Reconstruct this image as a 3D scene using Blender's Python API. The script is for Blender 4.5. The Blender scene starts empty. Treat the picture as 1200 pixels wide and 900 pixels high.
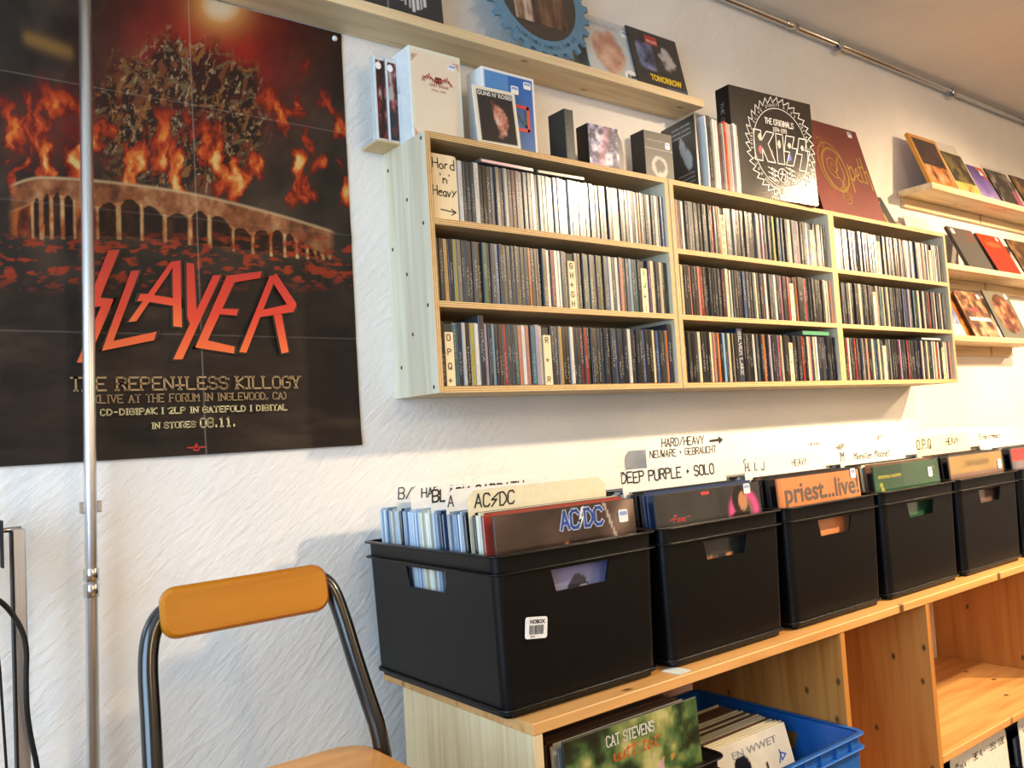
import bpy, bmesh, math, random
import numpy as np
from mathutils import Vector, Matrix, Euler

random.seed(7)
rng = np.random.default_rng(11)
Z0 = 1.361            # height of the underside of the disc cabinets above the floor
CEIL = 2.515
sc = bpy.context.scene
COL = sc.collection

# ------------------------------------------------------------------ camera, world, lights, exposure
cd = bpy.data.cameras.new('camera'); cam = bpy.data.objects.new('camera', cd); COL.objects.link(cam)
cam.location = (-0.868, -1.5064, Z0 - 0.0909)
cam.rotation_euler = (1.6328, 0.0611, -0.6546)
cd.sensor_width = 36.0; cd.lens = 36.0 * 1006.0 / 1200.0; cd.clip_start = 0.02
sc.camera = cam
w = bpy.data.worlds.new('world'); sc.world = w; w.use_nodes = True
w.node_tree.nodes['Background'].inputs[0].default_value = (0.55, 0.72, 1.0, 1)
w.node_tree.nodes['Background'].inputs[1].default_value = 1.2
vs = sc.view_settings
vs.view_transform = 'Standard'; vs.look = 'None'; vs.gamma = 1.0; vs.use_curve_mapping = False
vs.exposure = 0.0

def spot(name, loc, target, watts, color, angle, blend=0.6, radius=0.05):
    l = bpy.data.lights.new(name, 'SPOT'); l.energy = watts; l.color = color
    l.spot_size = math.radians(angle); l.spot_blend = blend; l.shadow_soft_size = radius
    o = bpy.data.objects.new(name, l); COL.objects.link(o); o.location = loc
    o.rotation_euler = (Vector(target) - Vector(loc)).to_track_quat('-Z', 'Y').to_euler()
    return o
WARM = (1.0, 0.72, 0.44)
spot('ceiling_spot', (1.80, -1.65, 2.38), (1.02, -0.10, 1.12), 300, (1.0, .76, .50), 68, .9, .05)
spot('ceiling_spot', (2.80, -1.55, 2.38), (2.20, -0.05, 1.08), 260, WARM, 84, .95, .035)
spot('ceiling_spot', (4.20, -1.75, 2.38), (2.70, -0.05, 1.12), 230, WARM, 60, .75, .035)
for x_ in (0.1, 3.0):      # added warm fill lights, unseen behind the camera, to raise the ambient
    pl_ = bpy.data.lights.new('added_fill', 'POINT'); pl_.energy = 33; pl_.color = (1.0, .70, .37); pl_.shadow_soft_size = .18
    po_ = bpy.data.objects.new('added_fill', pl_); COL.objects.link(po_); po_.location = (x_, -3.1, 2.2)
al = bpy.data.lights.new('window_daylight', 'AREA'); al.shape = 'RECTANGLE'; al.size = 1.35; al.size_y = 1.7
al.energy = 55; al.color = (0.50, 0.74, 1.0)
alo = bpy.data.objects.new('window_daylight', al); COL.objects.link(alo)
alo.location = (-1.92, -1.45, 1.62); alo.rotation_euler = (0, math.radians(-90), 0)

# ------------------------------------------------------------------ materials
def lin(c):
    return c / 12.92 if c <= 0.04045 else ((c + 0.055) / 1.055) ** 2.4
def hx(s):
    return tuple(lin(int(s[i:i + 2], 16) / 255) for i in (0, 2, 4)) + (1,)
def hx3(s): return np.array(hx(s)[:3])

def newmat(name):
    m = bpy.data.materials.new(name); m.use_nodes = True
    nt = m.node_tree; b = nt.nodes['Principled BSDF']
    return m, nt, b
def N(nt, typ, **kw):
    n = nt.nodes.new(typ)
    for k, v in kw.items():
        if k.startswith('in_'):
            n.inputs[int(k[3:])].default_value = v
        else: setattr(n, k, v)
    return n
def L(nt, a, ao, b, bi): nt.links.new(a.outputs[ao], b.inputs[bi])
def math_n(nt, op, a, bval=None, c=None):
    n = N(nt, 'ShaderNodeMath', operation=op)
    for i, x in enumerate((a, bval, c)):
        if x is None: continue
        if isinstance(x, (int, float)): n.inputs[i].default_value = x
        else: nt.links.new(x, n.inputs[i])
    return n.outputs[0]
def ramp(nt, fac, stops):
    r = N(nt, 'ShaderNodeValToRGB'); e = r.color_ramp.elements
    while len(e) < len(stops): e.new(0.5)
    for i, (p, c) in enumerate(stops): e[i].position = p; e[i].color = c
    nt.links.new(fac, r.inputs[0]); return r.outputs[0]
def bump(nt, b, height, strength, dist=0.01):
    n = N(nt, 'ShaderNodeBump'); n.inputs['Strength'].default_value = strength; n.inputs['Distance'].default_value = dist
    nt.links.new(height, n.inputs['Height']); L(nt, n, 'Normal', b, 'Normal')

_plain = {}
def plain(h, rough=0.6, metal=0.0, spec=0.5, coat=0.0):
    k = (h, rough, metal, spec, coat)
    if k not in _plain:
        m, nt, b = newmat('paint_' + h)
        b.inputs['Roughness'].default_value = rough; b.inputs['Metallic'].default_value = metal
        b.inputs['Specular IOR Level'].default_value = spec; b.inputs['Coat Weight'].default_value = coat
        b.inputs['Coat Roughness'].default_value = 0.12
        tc = N(nt, 'ShaderNodeTexCoord'); ns = N(nt, 'ShaderNodeTexNoise'); ns.inputs['Scale'].default_value = 60
        L(nt, tc, 'Object', ns, 'Vector')
        c = np.array(hx(h)[:3])
        col = ramp(nt, ns.outputs[0], [(0.3, tuple(c * 0.93) + (1,)), (0.7, tuple(np.minimum(c * 1.05, 1)) + (1,))])
        nt.links.new(col, b.inputs['Base Color'])
        _plain[k] = m
    return _plain[k]

def wood(name, c1, c2, axis='X', scale=1.0, rough=0.45, knots=True, seed=0.0, knotc='5a3a1c'):
    m, nt, b = newmat(name); b.inputs['Roughness'].default_value = rough
    tc = N(nt, 'ShaderNodeTexCoord'); mp = N(nt, 'ShaderNodeMapping')
    s = {'X': (1.2, 22, 22), 'Y': (22, 1.2, 22), 'Z': (22, 22, 1.2)}[axis]
    mp.inputs['Scale'].default_value = [q * scale for q in s]; mp.inputs['Location'].default_value = (seed, seed * 1.7, seed * .6)
    L(nt, tc, 'Object', mp, 'Vector')
    ns = N(nt, 'ShaderNodeTexNoise'); ns.inputs['Scale'].default_value = 2.2; ns.inputs['Detail'].default_value = 5; ns.inputs['Distortion'].default_value = .6
    L(nt, mp, 'Vector', ns, 'Vector')
    col = ramp(nt, ns.outputs[0], [(0.30, hx(c2)), (0.52, hx(c1)), (0.75, tuple(np.minimum(np.array(hx(c1)) * 1.12, 1)))])
    # broad plank bands
    wv = N(nt, 'ShaderNodeTexNoise'); wv.inputs['Scale'].default_value = .35
    L(nt, mp, 'Vector', wv, 'Vector')
    mx = N(nt, 'ShaderNodeMix', data_type='RGBA', blend_type='MULTIPLY'); mx.inputs[0].default_value = .55
    nt.links.new(col, mx.inputs[6])
    nt.links.new(ramp(nt, wv.outputs[0], [(.3, (.84, .80, .76, 1)), (.65, (1, 1, 1, 1))]), mx.inputs[7])
    out = mx.outputs[2]
    if knots:
        mp2 = N(nt, 'ShaderNodeMapping'); s2 = {'X': (6, 11, 0), 'Y': (11, 6, 0), 'Z': (0, 13, 8)}[axis]
        mp2.inputs['Scale'].default_value = s2; mp2.inputs['Location'].default_value = (seed * 2 + .37, seed, .61)
        L(nt, tc, 'Object', mp2, 'Vector')
        vo = N(nt, 'ShaderNodeTexVoronoi'); vo.inputs['Scale'].default_value = 1.0
        vo.voronoi_dimensions = '2D'; sk = N(nt, 'ShaderNodeSeparateXYZ'); L(nt, mp2, 'Vector', sk, 0); ck = N(nt, 'ShaderNodeCombineXYZ')
        L(nt, sk, 1 if axis == 'Z' else 0, ck, 0); L(nt, sk, 2 if axis == 'Z' else 1, ck, 1); L(nt, ck, 0, vo, 'Vector')
        sx_ = N(nt, 'ShaderNodeSeparateColor'); nt.links.new(vo.outputs['Color'], sx_.inputs[0])
        k0 = ramp(nt, vo.outputs['Distance'], [(0.03, (1, 1, 1, 1)), (0.085, (0, 0, 0, 1))])
        k = math_n(nt, 'MULTIPLY', k0, math_n(nt, 'GREATER_THAN', sx_.outputs[0], .55))
        mk = N(nt, 'ShaderNodeMix', data_type='RGBA'); nt.links.new(k, mk.inputs[0]); nt.links.new(out, mk.inputs[6])
        mk.inputs[7].default_value = hx(knotc); out = mk.outputs[2]
    nt.links.new(out, b.inputs['Base Color'])
    bump(nt, b, ns.outputs[0], .12, .003)
    return m

def plyedge(name, axis):
    m, nt, b = newmat(name); b.inputs['Roughness'].default_value = .55
    tc = N(nt, 'ShaderNodeTexCoord'); sp = N(nt, 'ShaderNodeSeparateXYZ'); L(nt, tc, 'Object', sp, 0)
    v = sp.outputs[axis]
    st = math_n(nt, 'SINE', math_n(nt, 'MULTIPLY', v, 2 * math.pi / 0.004))
    mp = N(nt, 'ShaderNodeMapping'); mp.inputs['Scale'].default_value = (14, 14, 14) ; L(nt, tc, 'Object', mp, 0)
    ns = N(nt, 'ShaderNodeTexNoise'); ns.inputs['Scale'].default_value = 5; L(nt, mp, 0, ns, 0)
    s2 = math_n(nt, 'ADD', st, math_n(nt, 'MULTIPLY', ns.outputs[0], .9))
    col = ramp(nt, math_n(nt, 'MULTIPLY_ADD', s2, .5, .25), [(0.12, hx('a5793f')), (0.45, hx('d2ab70')), (0.9, hx('e3c490'))])
    nt.links.new(col, b.inputs['Base Color'])
    return m

def objcol_mat(name, rough, coat=0.0, spec=.5, text=False, attr=False):
    """colour of the single object (or of the single case in a joined mass) plus small printed marks along a spine"""
    m, nt, b = newmat(name)
    b.inputs['Roughness'].default_value = rough; b.inputs['Coat Weight'].default_value = coat; b.inputs['Coat Roughness'].default_value = .1
    b.inputs['Specular IOR Level'].default_value = spec
    oi = N(nt, 'ShaderNodeObjectInfo'); tc = N(nt, 'ShaderNodeTexCoord'); sp = N(nt, 'ShaderNodeSeparateXYZ')
    if attr:
        at = N(nt, 'ShaderNodeAttribute', attribute_name='Col'); colsrc = at.outputs['Color']; rnd = at.outputs['Alpha']
        uv = N(nt, 'ShaderNodeAttribute', attribute_name='Gen'); nt.links.new(uv.outputs['Vector'], sp.inputs[0])
    else:
        colsrc = oi.outputs['Color']; rnd = oi.outputs['Random']; L(nt, tc, 'Generated', sp, 0)
    if text:
        z = sp.outputs[2]; x = sp.outputs[0]
        zz = math_n(nt, 'ADD', math_n(nt, 'MULTIPLY', z, 52.0), math_n(nt, 'MULTIPLY', rnd, 977.0))
        cmb = N(nt, 'ShaderNodeCombineXYZ'); nt.links.new(math_n(nt, 'MULTIPLY', x, 2.2), cmb.inputs[0]); nt.links.new(zz, cmb.inputs[2])
        ns = N(nt, 'ShaderNodeTexNoise'); ns.inputs['Scale'].default_value = 1.0; ns.inputs['Detail'].default_value = 1.0
        L(nt, cmb, 0, ns, 0)
        mark = math_n(nt, 'GREATER_THAN', ns.outputs[0], .53)
        inx = math_n(nt, 'LESS_THAN', math_n(nt, 'ABSOLUTE', math_n(nt, 'SUBTRACT', x, .5)), .27)
        start = math_n(nt, 'MULTIPLY', math_n(nt, 'FRACT', math_n(nt, 'MULTIPLY', rnd, 7.31)), .5)
        leng = math_n(nt, 'ADD', math_n(nt, 'MULTIPLY', math_n(nt, 'FRACT', math_n(nt, 'MULTIPLY', rnd, 23.7)), .45), .2)
        inz = math_n(nt, 'MULTIPLY', math_n(nt, 'GREATER_THAN', z, start), math_n(nt, 'LESS_THAN', z, math_n(nt, 'ADD', start, leng)))
        fac = math_n(nt, 'MULTIPLY', math_n(nt, 'MULTIPLY', mark, inx), inz)
        bw = N(nt, 'ShaderNodeRGBToBW'); nt.links.new(colsrc, bw.inputs[0])
        inkc = ramp(nt, bw.outputs[0], [(.18, (.55, .53, .48, 1)), (.3, (.03, .03, .035, 1))])
        mx = N(nt, 'ShaderNodeMix', data_type='RGBA'); nt.links.new(math_n(nt, 'MULTIPLY', fac, .42), mx.inputs[0])
        nt.links.new(colsrc, mx.inputs[6]); nt.links.new(inkc, mx.inputs[7])
        nt.links.new(mx.outputs[2], b.inputs['Base Color'])
    else:
        nt.links.new(colsrc, b.inputs['Base Color'])
    return m

def print_mat(name, rough, coat=0.0, bumpy=False):
    m, nt, b = newmat(name); b.inputs['Roughness'].default_value = rough
    b.inputs['Specular IOR Level'].default_value = .25 if bumpy else .5
    b.inputs['Coat Weight'].default_value = coat; b.inputs['Coat Roughness'].default_value = .08
    at = N(nt, 'ShaderNodeAttribute', attribute_name='Col'); L(nt, at, 'Color', b, 'Base Color')
    if bumpy:
        tc = N(nt, 'ShaderNodeTexCoord'); ns = N(nt, 'ShaderNodeTexNoise'); ns.inputs['Scale'].default_value = 9
        L(nt, tc, 'Object', ns, 0); bump(nt, b, ns.outputs[0], .12, .01)
    return m

def plaster(name, c, strength):
    m, nt, b = newmat(name); b.inputs['Roughness'].default_value = .85
    tc = N(nt, 'ShaderNodeTexCoord')
    mr_ = N(nt, 'ShaderNodeMapping'); mr_.inputs['Rotation'].default_value = (0, math.radians(40), 0); L(nt, tc, 'Object', mr_, 0)
    mp = N(nt, 'ShaderNodeMapping'); mp.inputs['Scale'].default_value = (7, 7, 26)
    L(nt, mr_, 0, mp, 0)
    n1 = N(nt, 'ShaderNodeTexNoise'); n1.inputs['Scale'].default_value = 3; n1.inputs['Detail'].default_value = 6; n1.inputs['Distortion'].default_value = .5; L(nt, mp, 0, n1, 0)
    n2 = N(nt, 'ShaderNodeTexNoise'); n2.inputs['Scale'].default_value = 3.2; n2.inputs['Detail'].default_value = 5; L(nt, tc, 'Object', n2, 0)
    n3 = N(nt, 'ShaderNodeTexNoise'); n3.inputs['Scale'].default_value = 120; n3.inputs['Detail'].default_value = 3; L(nt, tc, 'Object', n3, 0)
    h = math_n(nt, 'ADD', math_n(nt, 'MULTIPLY', n1.outputs[0], .6), math_n(nt, 'ADD', math_n(nt, 'MULTIPLY', n2.outputs[0], 1.3), math_n(nt, 'MULTIPLY', n3.outputs[0], .16)))
    bump(nt, b, h, strength, .012)
    cc = np.array(hx(c)[:3])
    nt.links.new(ramp(nt, n2.outputs[0], [(.3, tuple(cc * .93) + (1,)), (.7, tuple(np.minimum(cc * 1.03, 1)) + (1,))]), b.inputs['Base Color'])
    return m

def metal(name, c, rough):
    m, nt, b = newmat(name); b.inputs['Metallic'].default_value = 1; b.inputs['Roughness'].default_value = rough
    tc = N(nt, 'ShaderNodeTexCoord'); mp = N(nt, 'ShaderNodeMapping'); mp.inputs['Scale'].default_value = (90, 90, 2); L(nt, tc, 'Object', mp, 0)
    ns = N(nt, 'ShaderNodeTexNoise'); ns.inputs['Scale'].default_value = 3; L(nt, mp, 0, ns, 0)
    c = np.array(hx(c)[:3])
    nt.links.new(ramp(nt, ns.outputs[0], [(.3, tuple(c * .85) + (1,)), (.7, tuple(c) + (1,))]), b.inputs['Base Color'])
    return m

def film_mat(name, tint=(1, 1, 1, 1), amount=.82):
    m = bpy.data.materials.new(name); m.use_nodes = True; nt = m.node_tree; nt.nodes.clear()
    o = N(nt, 'ShaderNodeOutputMaterial'); mx = N(nt, 'ShaderNodeMixShader'); t = N(nt, 'ShaderNodeBsdfTransparent'); g = N(nt, 'ShaderNodeBsdfGlossy')
    t.inputs[0].default_value = tint; g.inputs['Roughness'].default_value = .12; g.inputs[0].default_value = (.9, .9, .9, 1)
    lw = N(nt, 'ShaderNodeLayerWeight'); lw.inputs[0].default_value = .12
    f = math_n(nt, 'MULTIPLY_ADD', lw.outputs['Fresnel'], .30, .015)
    nt.links.new(f, mx.inputs[0]); L(nt, t, 0, mx, 1); L(nt, g, 0, mx, 2); L(nt, mx, 0, o, 0)
    return m

M = dict(
    wall=plaster('white_plaster', 'efebe4', .45), ceil=plaster('ceiling_paint', 'f0e8da', .12),
    floor=wood('floor_boards', '8a6a48', '6a4c30', 'X', .6, .5),
    pine=wood('pine_board', 'dea866', 'c98d4a', 'X', 1, .42, True, .3), pine_z=wood('pine_panel', 'c98a44', 'b4712f', 'Z', .8, .42, True, .8),
    pine_pale=wood('pale_pine_panel', 'e8d2a6', 'd8bb88', 'Z', 1, .45, False, 2.1), shelfpine=wood('shelf_pine', 'e6cfa4', 'd3b383', 'X', 1, .5, True, 3.3, 'a8824f'),
    birch=wood('birch_veneer', 'e6dcc2', 'd6c8a8', 'Z', .8, .5, False, 1.1), birch_in=wood('birch_veneer_flat', 'd9bd8c', 'c8a873', 'X', .9, .5, False, 1.7),
    ply_x=plyedge('plywood_edge_upright', 0), ply_z=plyedge('plywood_edge_flat', 2),
    case=objcol_mat('disc_case_plastic', .25, .1, .4), spine=objcol_mat('disc_spine_print', .24, .15, .5, True),
    spine_mass=objcol_mat('disc_spine_print_mass', .24, .15, .5, True, True),
    sleeve=objcol_mat('record_sleeve_card', .3, .4), print=print_mat('cover_print', .28, .35), poster=print_mat('poster_print', .5, .0, True),
    pmatte=print_mat('cover_print_matte', .45, .0),
    crate=plain('050608', .36, 0, .30), crateblue=plain('1f63b4', .38, 0, .5), tubeblack=plain('0b0b0c', .22, 0, .6, .4),
    honey=wood('honey_varnish', 'c97c18', 'b96c0e', 'X', .5, .22, False, 4.4), honey2=wood('seat_varnish', 'e09a4c', 'cf863a', 'X', .5, .25, False, 5.1),
    alu=metal('aluminium_tube', 'e4e6ea', .34), chrome=metal('chrome', 'd6d6d6', .18), card=plain('f3efe4', .4), cardcream=plain('e9ddb8', .45),
    divider=wood('divider_wood', 'eed9ae', 'e0c592', 'Z', 1, .55, False, 6.2), black=plain('0a0a0a', .5), ink=plain('15151a', .6),
    film=film_mat('clear_film'), whiteplastic=plain('f4f2ec', .35), screw=plain('4a3420', .5), cable=plain('090909', .45),
    foamgrey=plain('5f6a60', .7), glass=film_mat('window_glass', (1, 1, 1, 1), .85),
)

# ------------------------------------------------------------------ mesh helpers
def tag(o, label=None, cat=None, group=None, kind=None):
    if label: o['label'] = label
    if cat: o['category'] = cat
    if group: o['group'] = group
    if kind: o['kind'] = kind
    return o
def empty(name, loc=(0, 0, 0), rot=(0, 0, 0)):
    o = bpy.data.objects.new(name, None); COL.objects.link(o); o.location = loc; o.rotation_euler = rot; o.empty_display_size = .02
    return o
def link(name, me, parent=None, loc=None, rot=None):
    o = bpy.data.objects.new(name, me); COL.objects.link(o)
    if parent: o.parent = parent
    if loc is not None: o.location = loc
    if rot is not None: o.rotation_euler = rot
    return o

class MB:
    def __init__(s): s.v = []; s.f = []; s.m = []; s.smooth = []
    def add(s, verts, faces, mat=0, smooth=False):
        k = len(s.v); s.v += [tuple(p) for p in verts]
        for i, f in enumerate(faces):
            s.f.append([k + q for q in f]); s.m.append(mat if isinstance(mat, int) else mat[i]); s.smooth.append(smooth)
        return s
    def box(s, a, b, mats=0, c=0.0):
        """box from a to b; mats: int or dict of face -> slot for faces -x +x -y +y -z +z ; c chamfers the edges along the three axes"""
        (x0, y0, z0), (x1, y1, z1) = a, b
        if c:
            bm = bmesh.new(); bmesh.ops.create_cube(bm, size=1)
            for v in bm.verts: v.co = ((x0 + x1) / 2 + v.co.x * (x1 - x0), (y0 + y1) / 2 + v.co.y * (y1 - y0), (z0 + z1) / 2 + v.co.z * (z1 - z0))
            bmesh.ops.bevel(bm, geom=list(bm.edges), offset=c, segments=1, affect='EDGES', clamp_overlap=True)
            return s.bm(bm, mats if isinstance(mats, int) else 0)
        vs_ = [(x, y, z) for x in (x0, x1) for y in (y0, y1) for z in (z0, z1)]
        fs = [(0, 1, 3, 2), (4, 6, 7, 5), (0, 4, 5, 1), (2, 3, 7, 6), (0, 2, 6, 4), (1, 5, 7, 3)]
        mm = mats if isinstance(mats, int) else [mats.get(k, mats.get('*', 0)) for k in ('-x', '+x', '-y', '+y', '-z', '+z')]
        return s.add(vs_, fs, mm)
    def bm(s, bm, mat=0, smooth=False):
        bm.verts.ensure_lookup_table(); k = len(s.v)
        s.v += [tuple(v.co) for v in bm.verts]
        for f in bm.faces:
            s.f.append([k + v.index for v in f.verts]); s.m.append(mat); s.smooth.append(smooth)
        bm.free(); return s
    def loft(s, loops, mat=0, caps=True, smooth=True, close=False):
        n = len(loops[0]); k = len(s.v)
        for lp in loops: s.v += [tuple(p) for p in lp]
        r = range(len(loops) - 1)
        for i in r:
            for j in range(n):
                a = k + i * n + j; b = k + i * n + (j + 1) % n
                s.f.append([a, b, b + n, a + n]); s.m.append(mat); s.smooth.append(smooth)
        if close:
            i = len(loops) - 1
            for j in range(n):
                s.f.append([k + i * n + j, k + i * n + (j + 1) % n, k + (j + 1) % n, k + j]); s.m.append(mat); s.smooth.append(smooth)
        elif caps:
            s.f.append([k + j for j in range(n)][::-1]); s.m.append(mat); s.smooth.append(False)
            s.f.append([k + (len(loops) - 1) * n + j for j in range(n)]); s.m.append(mat); s.smooth.append(False)
        return s
    def mesh(s, name, mats):
        me = bpy.data.meshes.new(name); me.from_pydata(s.v, [], s.f)
        for m in (mats if isinstance(mats, (list, tuple)) else [mats]): me.materials.append(m)
        me.polygons.foreach_set('material_index', s.m); me.polygons.foreach_set('use_smooth', s.smooth); me.update()
        bm = bmesh.new(); bm.from_mesh(me); bmesh.ops.recalc_face_normals(bm, faces=bm.faces); bm.to_mesh(me); bm.free()
        return me
    def build(s, name, mats, parent=None, loc=None, rot=None): return link(name, s.mesh(name, mats), parent, loc, rot)

def rrect(x0, x1, y0, y1, r, n=5):
    pts = []
    for cx, cy, a0 in ((x1 - r, y1 - r, 0), (x0 + r, y1 - r, 90), (x0 + r, y0 + r, 180), (x1 - r, y0 + r, 270)):
        for i in range(n + 1):
            a = math.radians(a0 + 90 * i / n); pts.append((cx + r * math.cos(a), cy + r * math.sin(a)))
    return pts
def smooth_path(pts, it=2):
    for _ in range(it):
        q = [pts[0]]
        for a, b in zip(pts, pts[1:]):
            a, b = Vector(a), Vector(b); q += [a.lerp(b, .25), a.lerp(b, .75)]
        q.append(pts[-1]); pts = q
    return [Vector(p) for p in pts]
def tube(mb, pts, r, n=12, mat=0):
    pts = [Vector(p) for p in pts]; loops = []; ref = None
    for i, p in enumerate(pts):
        d = (pts[min(i + 1, len(pts) - 1)] - pts[max(i - 1, 0)]).normalized()
        if ref is None: ref = d.orthogonal().normalized()
        ref = (ref - d * ref.dot(d)).normalized(); bn = d.cross(ref)
        rr = r[i] if isinstance(r, (list, tuple)) else r
        loops.append([p + (ref * math.cos(2 * math.pi * j / n) + bn * math.sin(2 * math.pi * j / n)) * rr for j in range(n)])
    return mb.loft(loops, mat)
def plate(mb, outline, y0, y1, mat=0):
    """a flat outline in x-z pushed out from y0 to y1"""
    return mb.loft([[(x, y0, z) for x, z in outline], [(x, y1, z) for x, z in outline]], mat, True, False)

# ------------------------------------------------------------------ lettering: marker strokes and print
G = {'A': '00 26 40|12 32', 'B': '00 06 36 45 44 33 03|33 42 41 30 00', 'C': '45 36 16 05 01 10 30 41', 'D': '00 06 26 44 42 20 00', 'E': '40 00 06 46|03 33',
     'F': '00 06 46|03 33', 'G': '45 36 16 05 01 10 30 41 43 23', 'H': '00 06|40 46|03 43', 'I': '20 26', 'J': '46 41 30 10 01', 'K': '00 06|46 03 40', 'L': '06 00 40',
     'M': '00 06 23 46 40', 'N': '00 06 40 46', 'O': '10 01 05 16 36 45 41 30 10', 'P': '00 06 36 45 44 33 03', 'Q': '10 01 05 16 36 45 41 30 10|22 40',
     'R': '00 06 36 45 44 33 03|23 40', 'S': '45 36 16 05 04 13 33 42 41 30 10 01', 'T': '06 46|26 20', 'U': '06 01 10 30 41 46', 'V': '06 20 46', 'W': '06 10 23 30 46',
     'X': '00 46|06 40', 'Y': '06 23 46|23 20', 'Z': '06 46 00 40', '0': '10 01 05 16 36 45 41 30 10', '1': '15 26 20|10 30', '2': '05 16 36 45 44 00 40',
     '3': '05 16 36 45 44 33 42 41 30 10 01|33 23', '4': '30 36 02 42', '5': '46 06 03 33 42 41 30 10 01', '6': '45 36 16 05 01 10 30 41 42 33 03', '7': '06 46 10',
     '8': '13 04 05 16 36 45 44 33 13 02 01 10 30 41 42 33', '9': '43 13 04 05 16 36 45 41 30 10 01', '+': '22 24|13 33', '/': '00 46', '.': '20 21', '-': '13 33',
     "'": '25 26', '(': '36 15 11 30', ')': '16 35 31 10', '!': '26 22|21 20', ',': '21 10', '|': '20 26', '>': '03 43|25 43 21', '<': '43 03 25|03 21', '^': '20 26|04 26 44',
     '#': '20 26|02 42', '$': '45 36 16 05 01 10 30 41|04 24|03 23', '~': '46 03 33 00', 'a': '31 20 10 01 02 13 33|33 30', 'b': '06 00 20 31 32 23 03', 'c': '33 13 02 01 10 30',
     'd': '36 30 10 01 02 13 33', 'e': '02 32 33 23 13 02 01 10 30', 'f': '36 26 15 10|03 33', 'g': '33 13 02 01 10 30|33 30', 'h': '00 06|02 13 23 32 30', 'i': '10 13|14 15',
     'k': '00 06|33 02 30', 'l': '16 10', 'm': '00 03|02 13 22 20|22 33 42 40', 'n': '00 03|02 13 23 32 30', 'o': '10 01 02 13 23 32 31 20 10', 'r': '00 03|02 13 23',
     's': '33 13 02 31 20 00', 't': '15 11 20 30|04 34', 'u': '03 01 10 20 31 33|33 30', 'v': '03 10 33', 'w': '03 10 22 30 43', 'x': '00 33|03 30', 'y': '04 22|44 11 00', 'z': '03 33 00 30', ' ': ''}
def ribbons(mb, polys, wd, y=0.0, mat=0):
    """flat marker strokes in the x-z plane"""
    for pl in polys:
        for (x0, z0), (x1, z1) in zip(pl, pl[1:]):
            dx, dz = x1 - x0, z1 - z0; l = math.hypot(dx, dz) or 1e-9
            ex, ez = dx / l * wd * .35, dz / l * wd * .35; nx, nz = -dz / l * wd / 2, dx / l * wd / 2
            mb.add([(x0 - ex + nx, y, z0 - ez + nz), (x0 - ex - nx, y, z0 - ez - nz), (x1 + ex - nx, y, z1 + ez - nz), (x1 + ex + nx, y, z1 + ez + nz)], [(0, 1, 2, 3)], mat)
def strokes(text, x, z, h, aspect=.62, gap=.30, slant=0.0, jit=0.0, serif=0.0):
    out = []; R = random.Random(hash(text) % 1000 if False else len(text) * 13 + int(h * 1e5))
    wch = h * aspect
    for ch in text:
        g = G.get(ch, '')
        wide = wch * (.45 if ch in "I.',|!il()" else .55 if ch == ' ' else .78 if ch.islower() else 1.0)
        off = (-.27 * wch if ch in "I.',|!()" else 0) + (-.2 * wch if ch in 'il' else 0)
        jz = R.uniform(-jit, jit) * h
        for pl in g.split('|'):
            if not pl: continue
            pts = []
            for p in pl.split():
                px, pz = int(p[0]) / 4 * wch, int(p[1]) / 6 * h
                pts.append((x + off + px + slant * pz + R.uniform(-jit, jit) * h * .5, z + pz + jz + R.uniform(-jit, jit) * h * .5))
            out.append(pts)
            if serif and pts[0] != pts[-1]:
                for q, pp in ((pts[0], pts[1]), (pts[-1], pts[-2])):
                    if abs(q[1] - pp[1]) > abs(q[0] - pp[0]) * .6: out.append([(q[0] - serif * h, q[1]), (q[0] + serif * h, q[1])])
        x += wide + gap * wch
    return out, x
def text_on(parent, text, x, z, h, mat, y=-.0006, wd=None, width=None, center=False, name='lettering', **kw):
    """marker text as its own mesh, lying on the front face of its thing"""
    pol, xe = strokes(text, 0, 0, h, **kw)
    sx = 1.0
    if width: sx = width / max(xe, 1e-6)
    if center: x = x - xe * sx / 2
    mb = MB(); ribbons(mb, [[(x + a * sx, z + b) for a, b in p] for p in pol], wd or h * .13, y)
    return mb.build(name, mat, parent)
def font_text(parent, text, x, z, h, mat, y=-.0006, width=None, bold=0.0, shear=0.0, name='lettering', align='LEFT'):
    cu = bpy.data.curves.new('t', 'FONT'); cu.body = text; cu.size = h; cu.offset = bold; cu.shear = shear; cu.align_x = align; cu.resolution_u = 3
    to = bpy.data.objects.new('t', cu); COL.objects.link(to); dg = bpy.context.evaluated_depsgraph_get(); dg.update()
    me = bpy.data.meshes.new_from_object(to.evaluated_get(dg)); bpy.data.objects.remove(to)
    xs = [v.co.x for v in me.vertices]; x0, x1 = min(xs), max(xs)
    sx = (width / (x1 - x0)) if width else 1
    for v in me.vertices: v.co = (x + (v.co.x - (x0 if align == 'LEFT' else 0)) * sx, y, z + v.co.y)
    me.materials.clear(); me.materials.append(mat)
    return link(name, me, parent)

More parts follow.
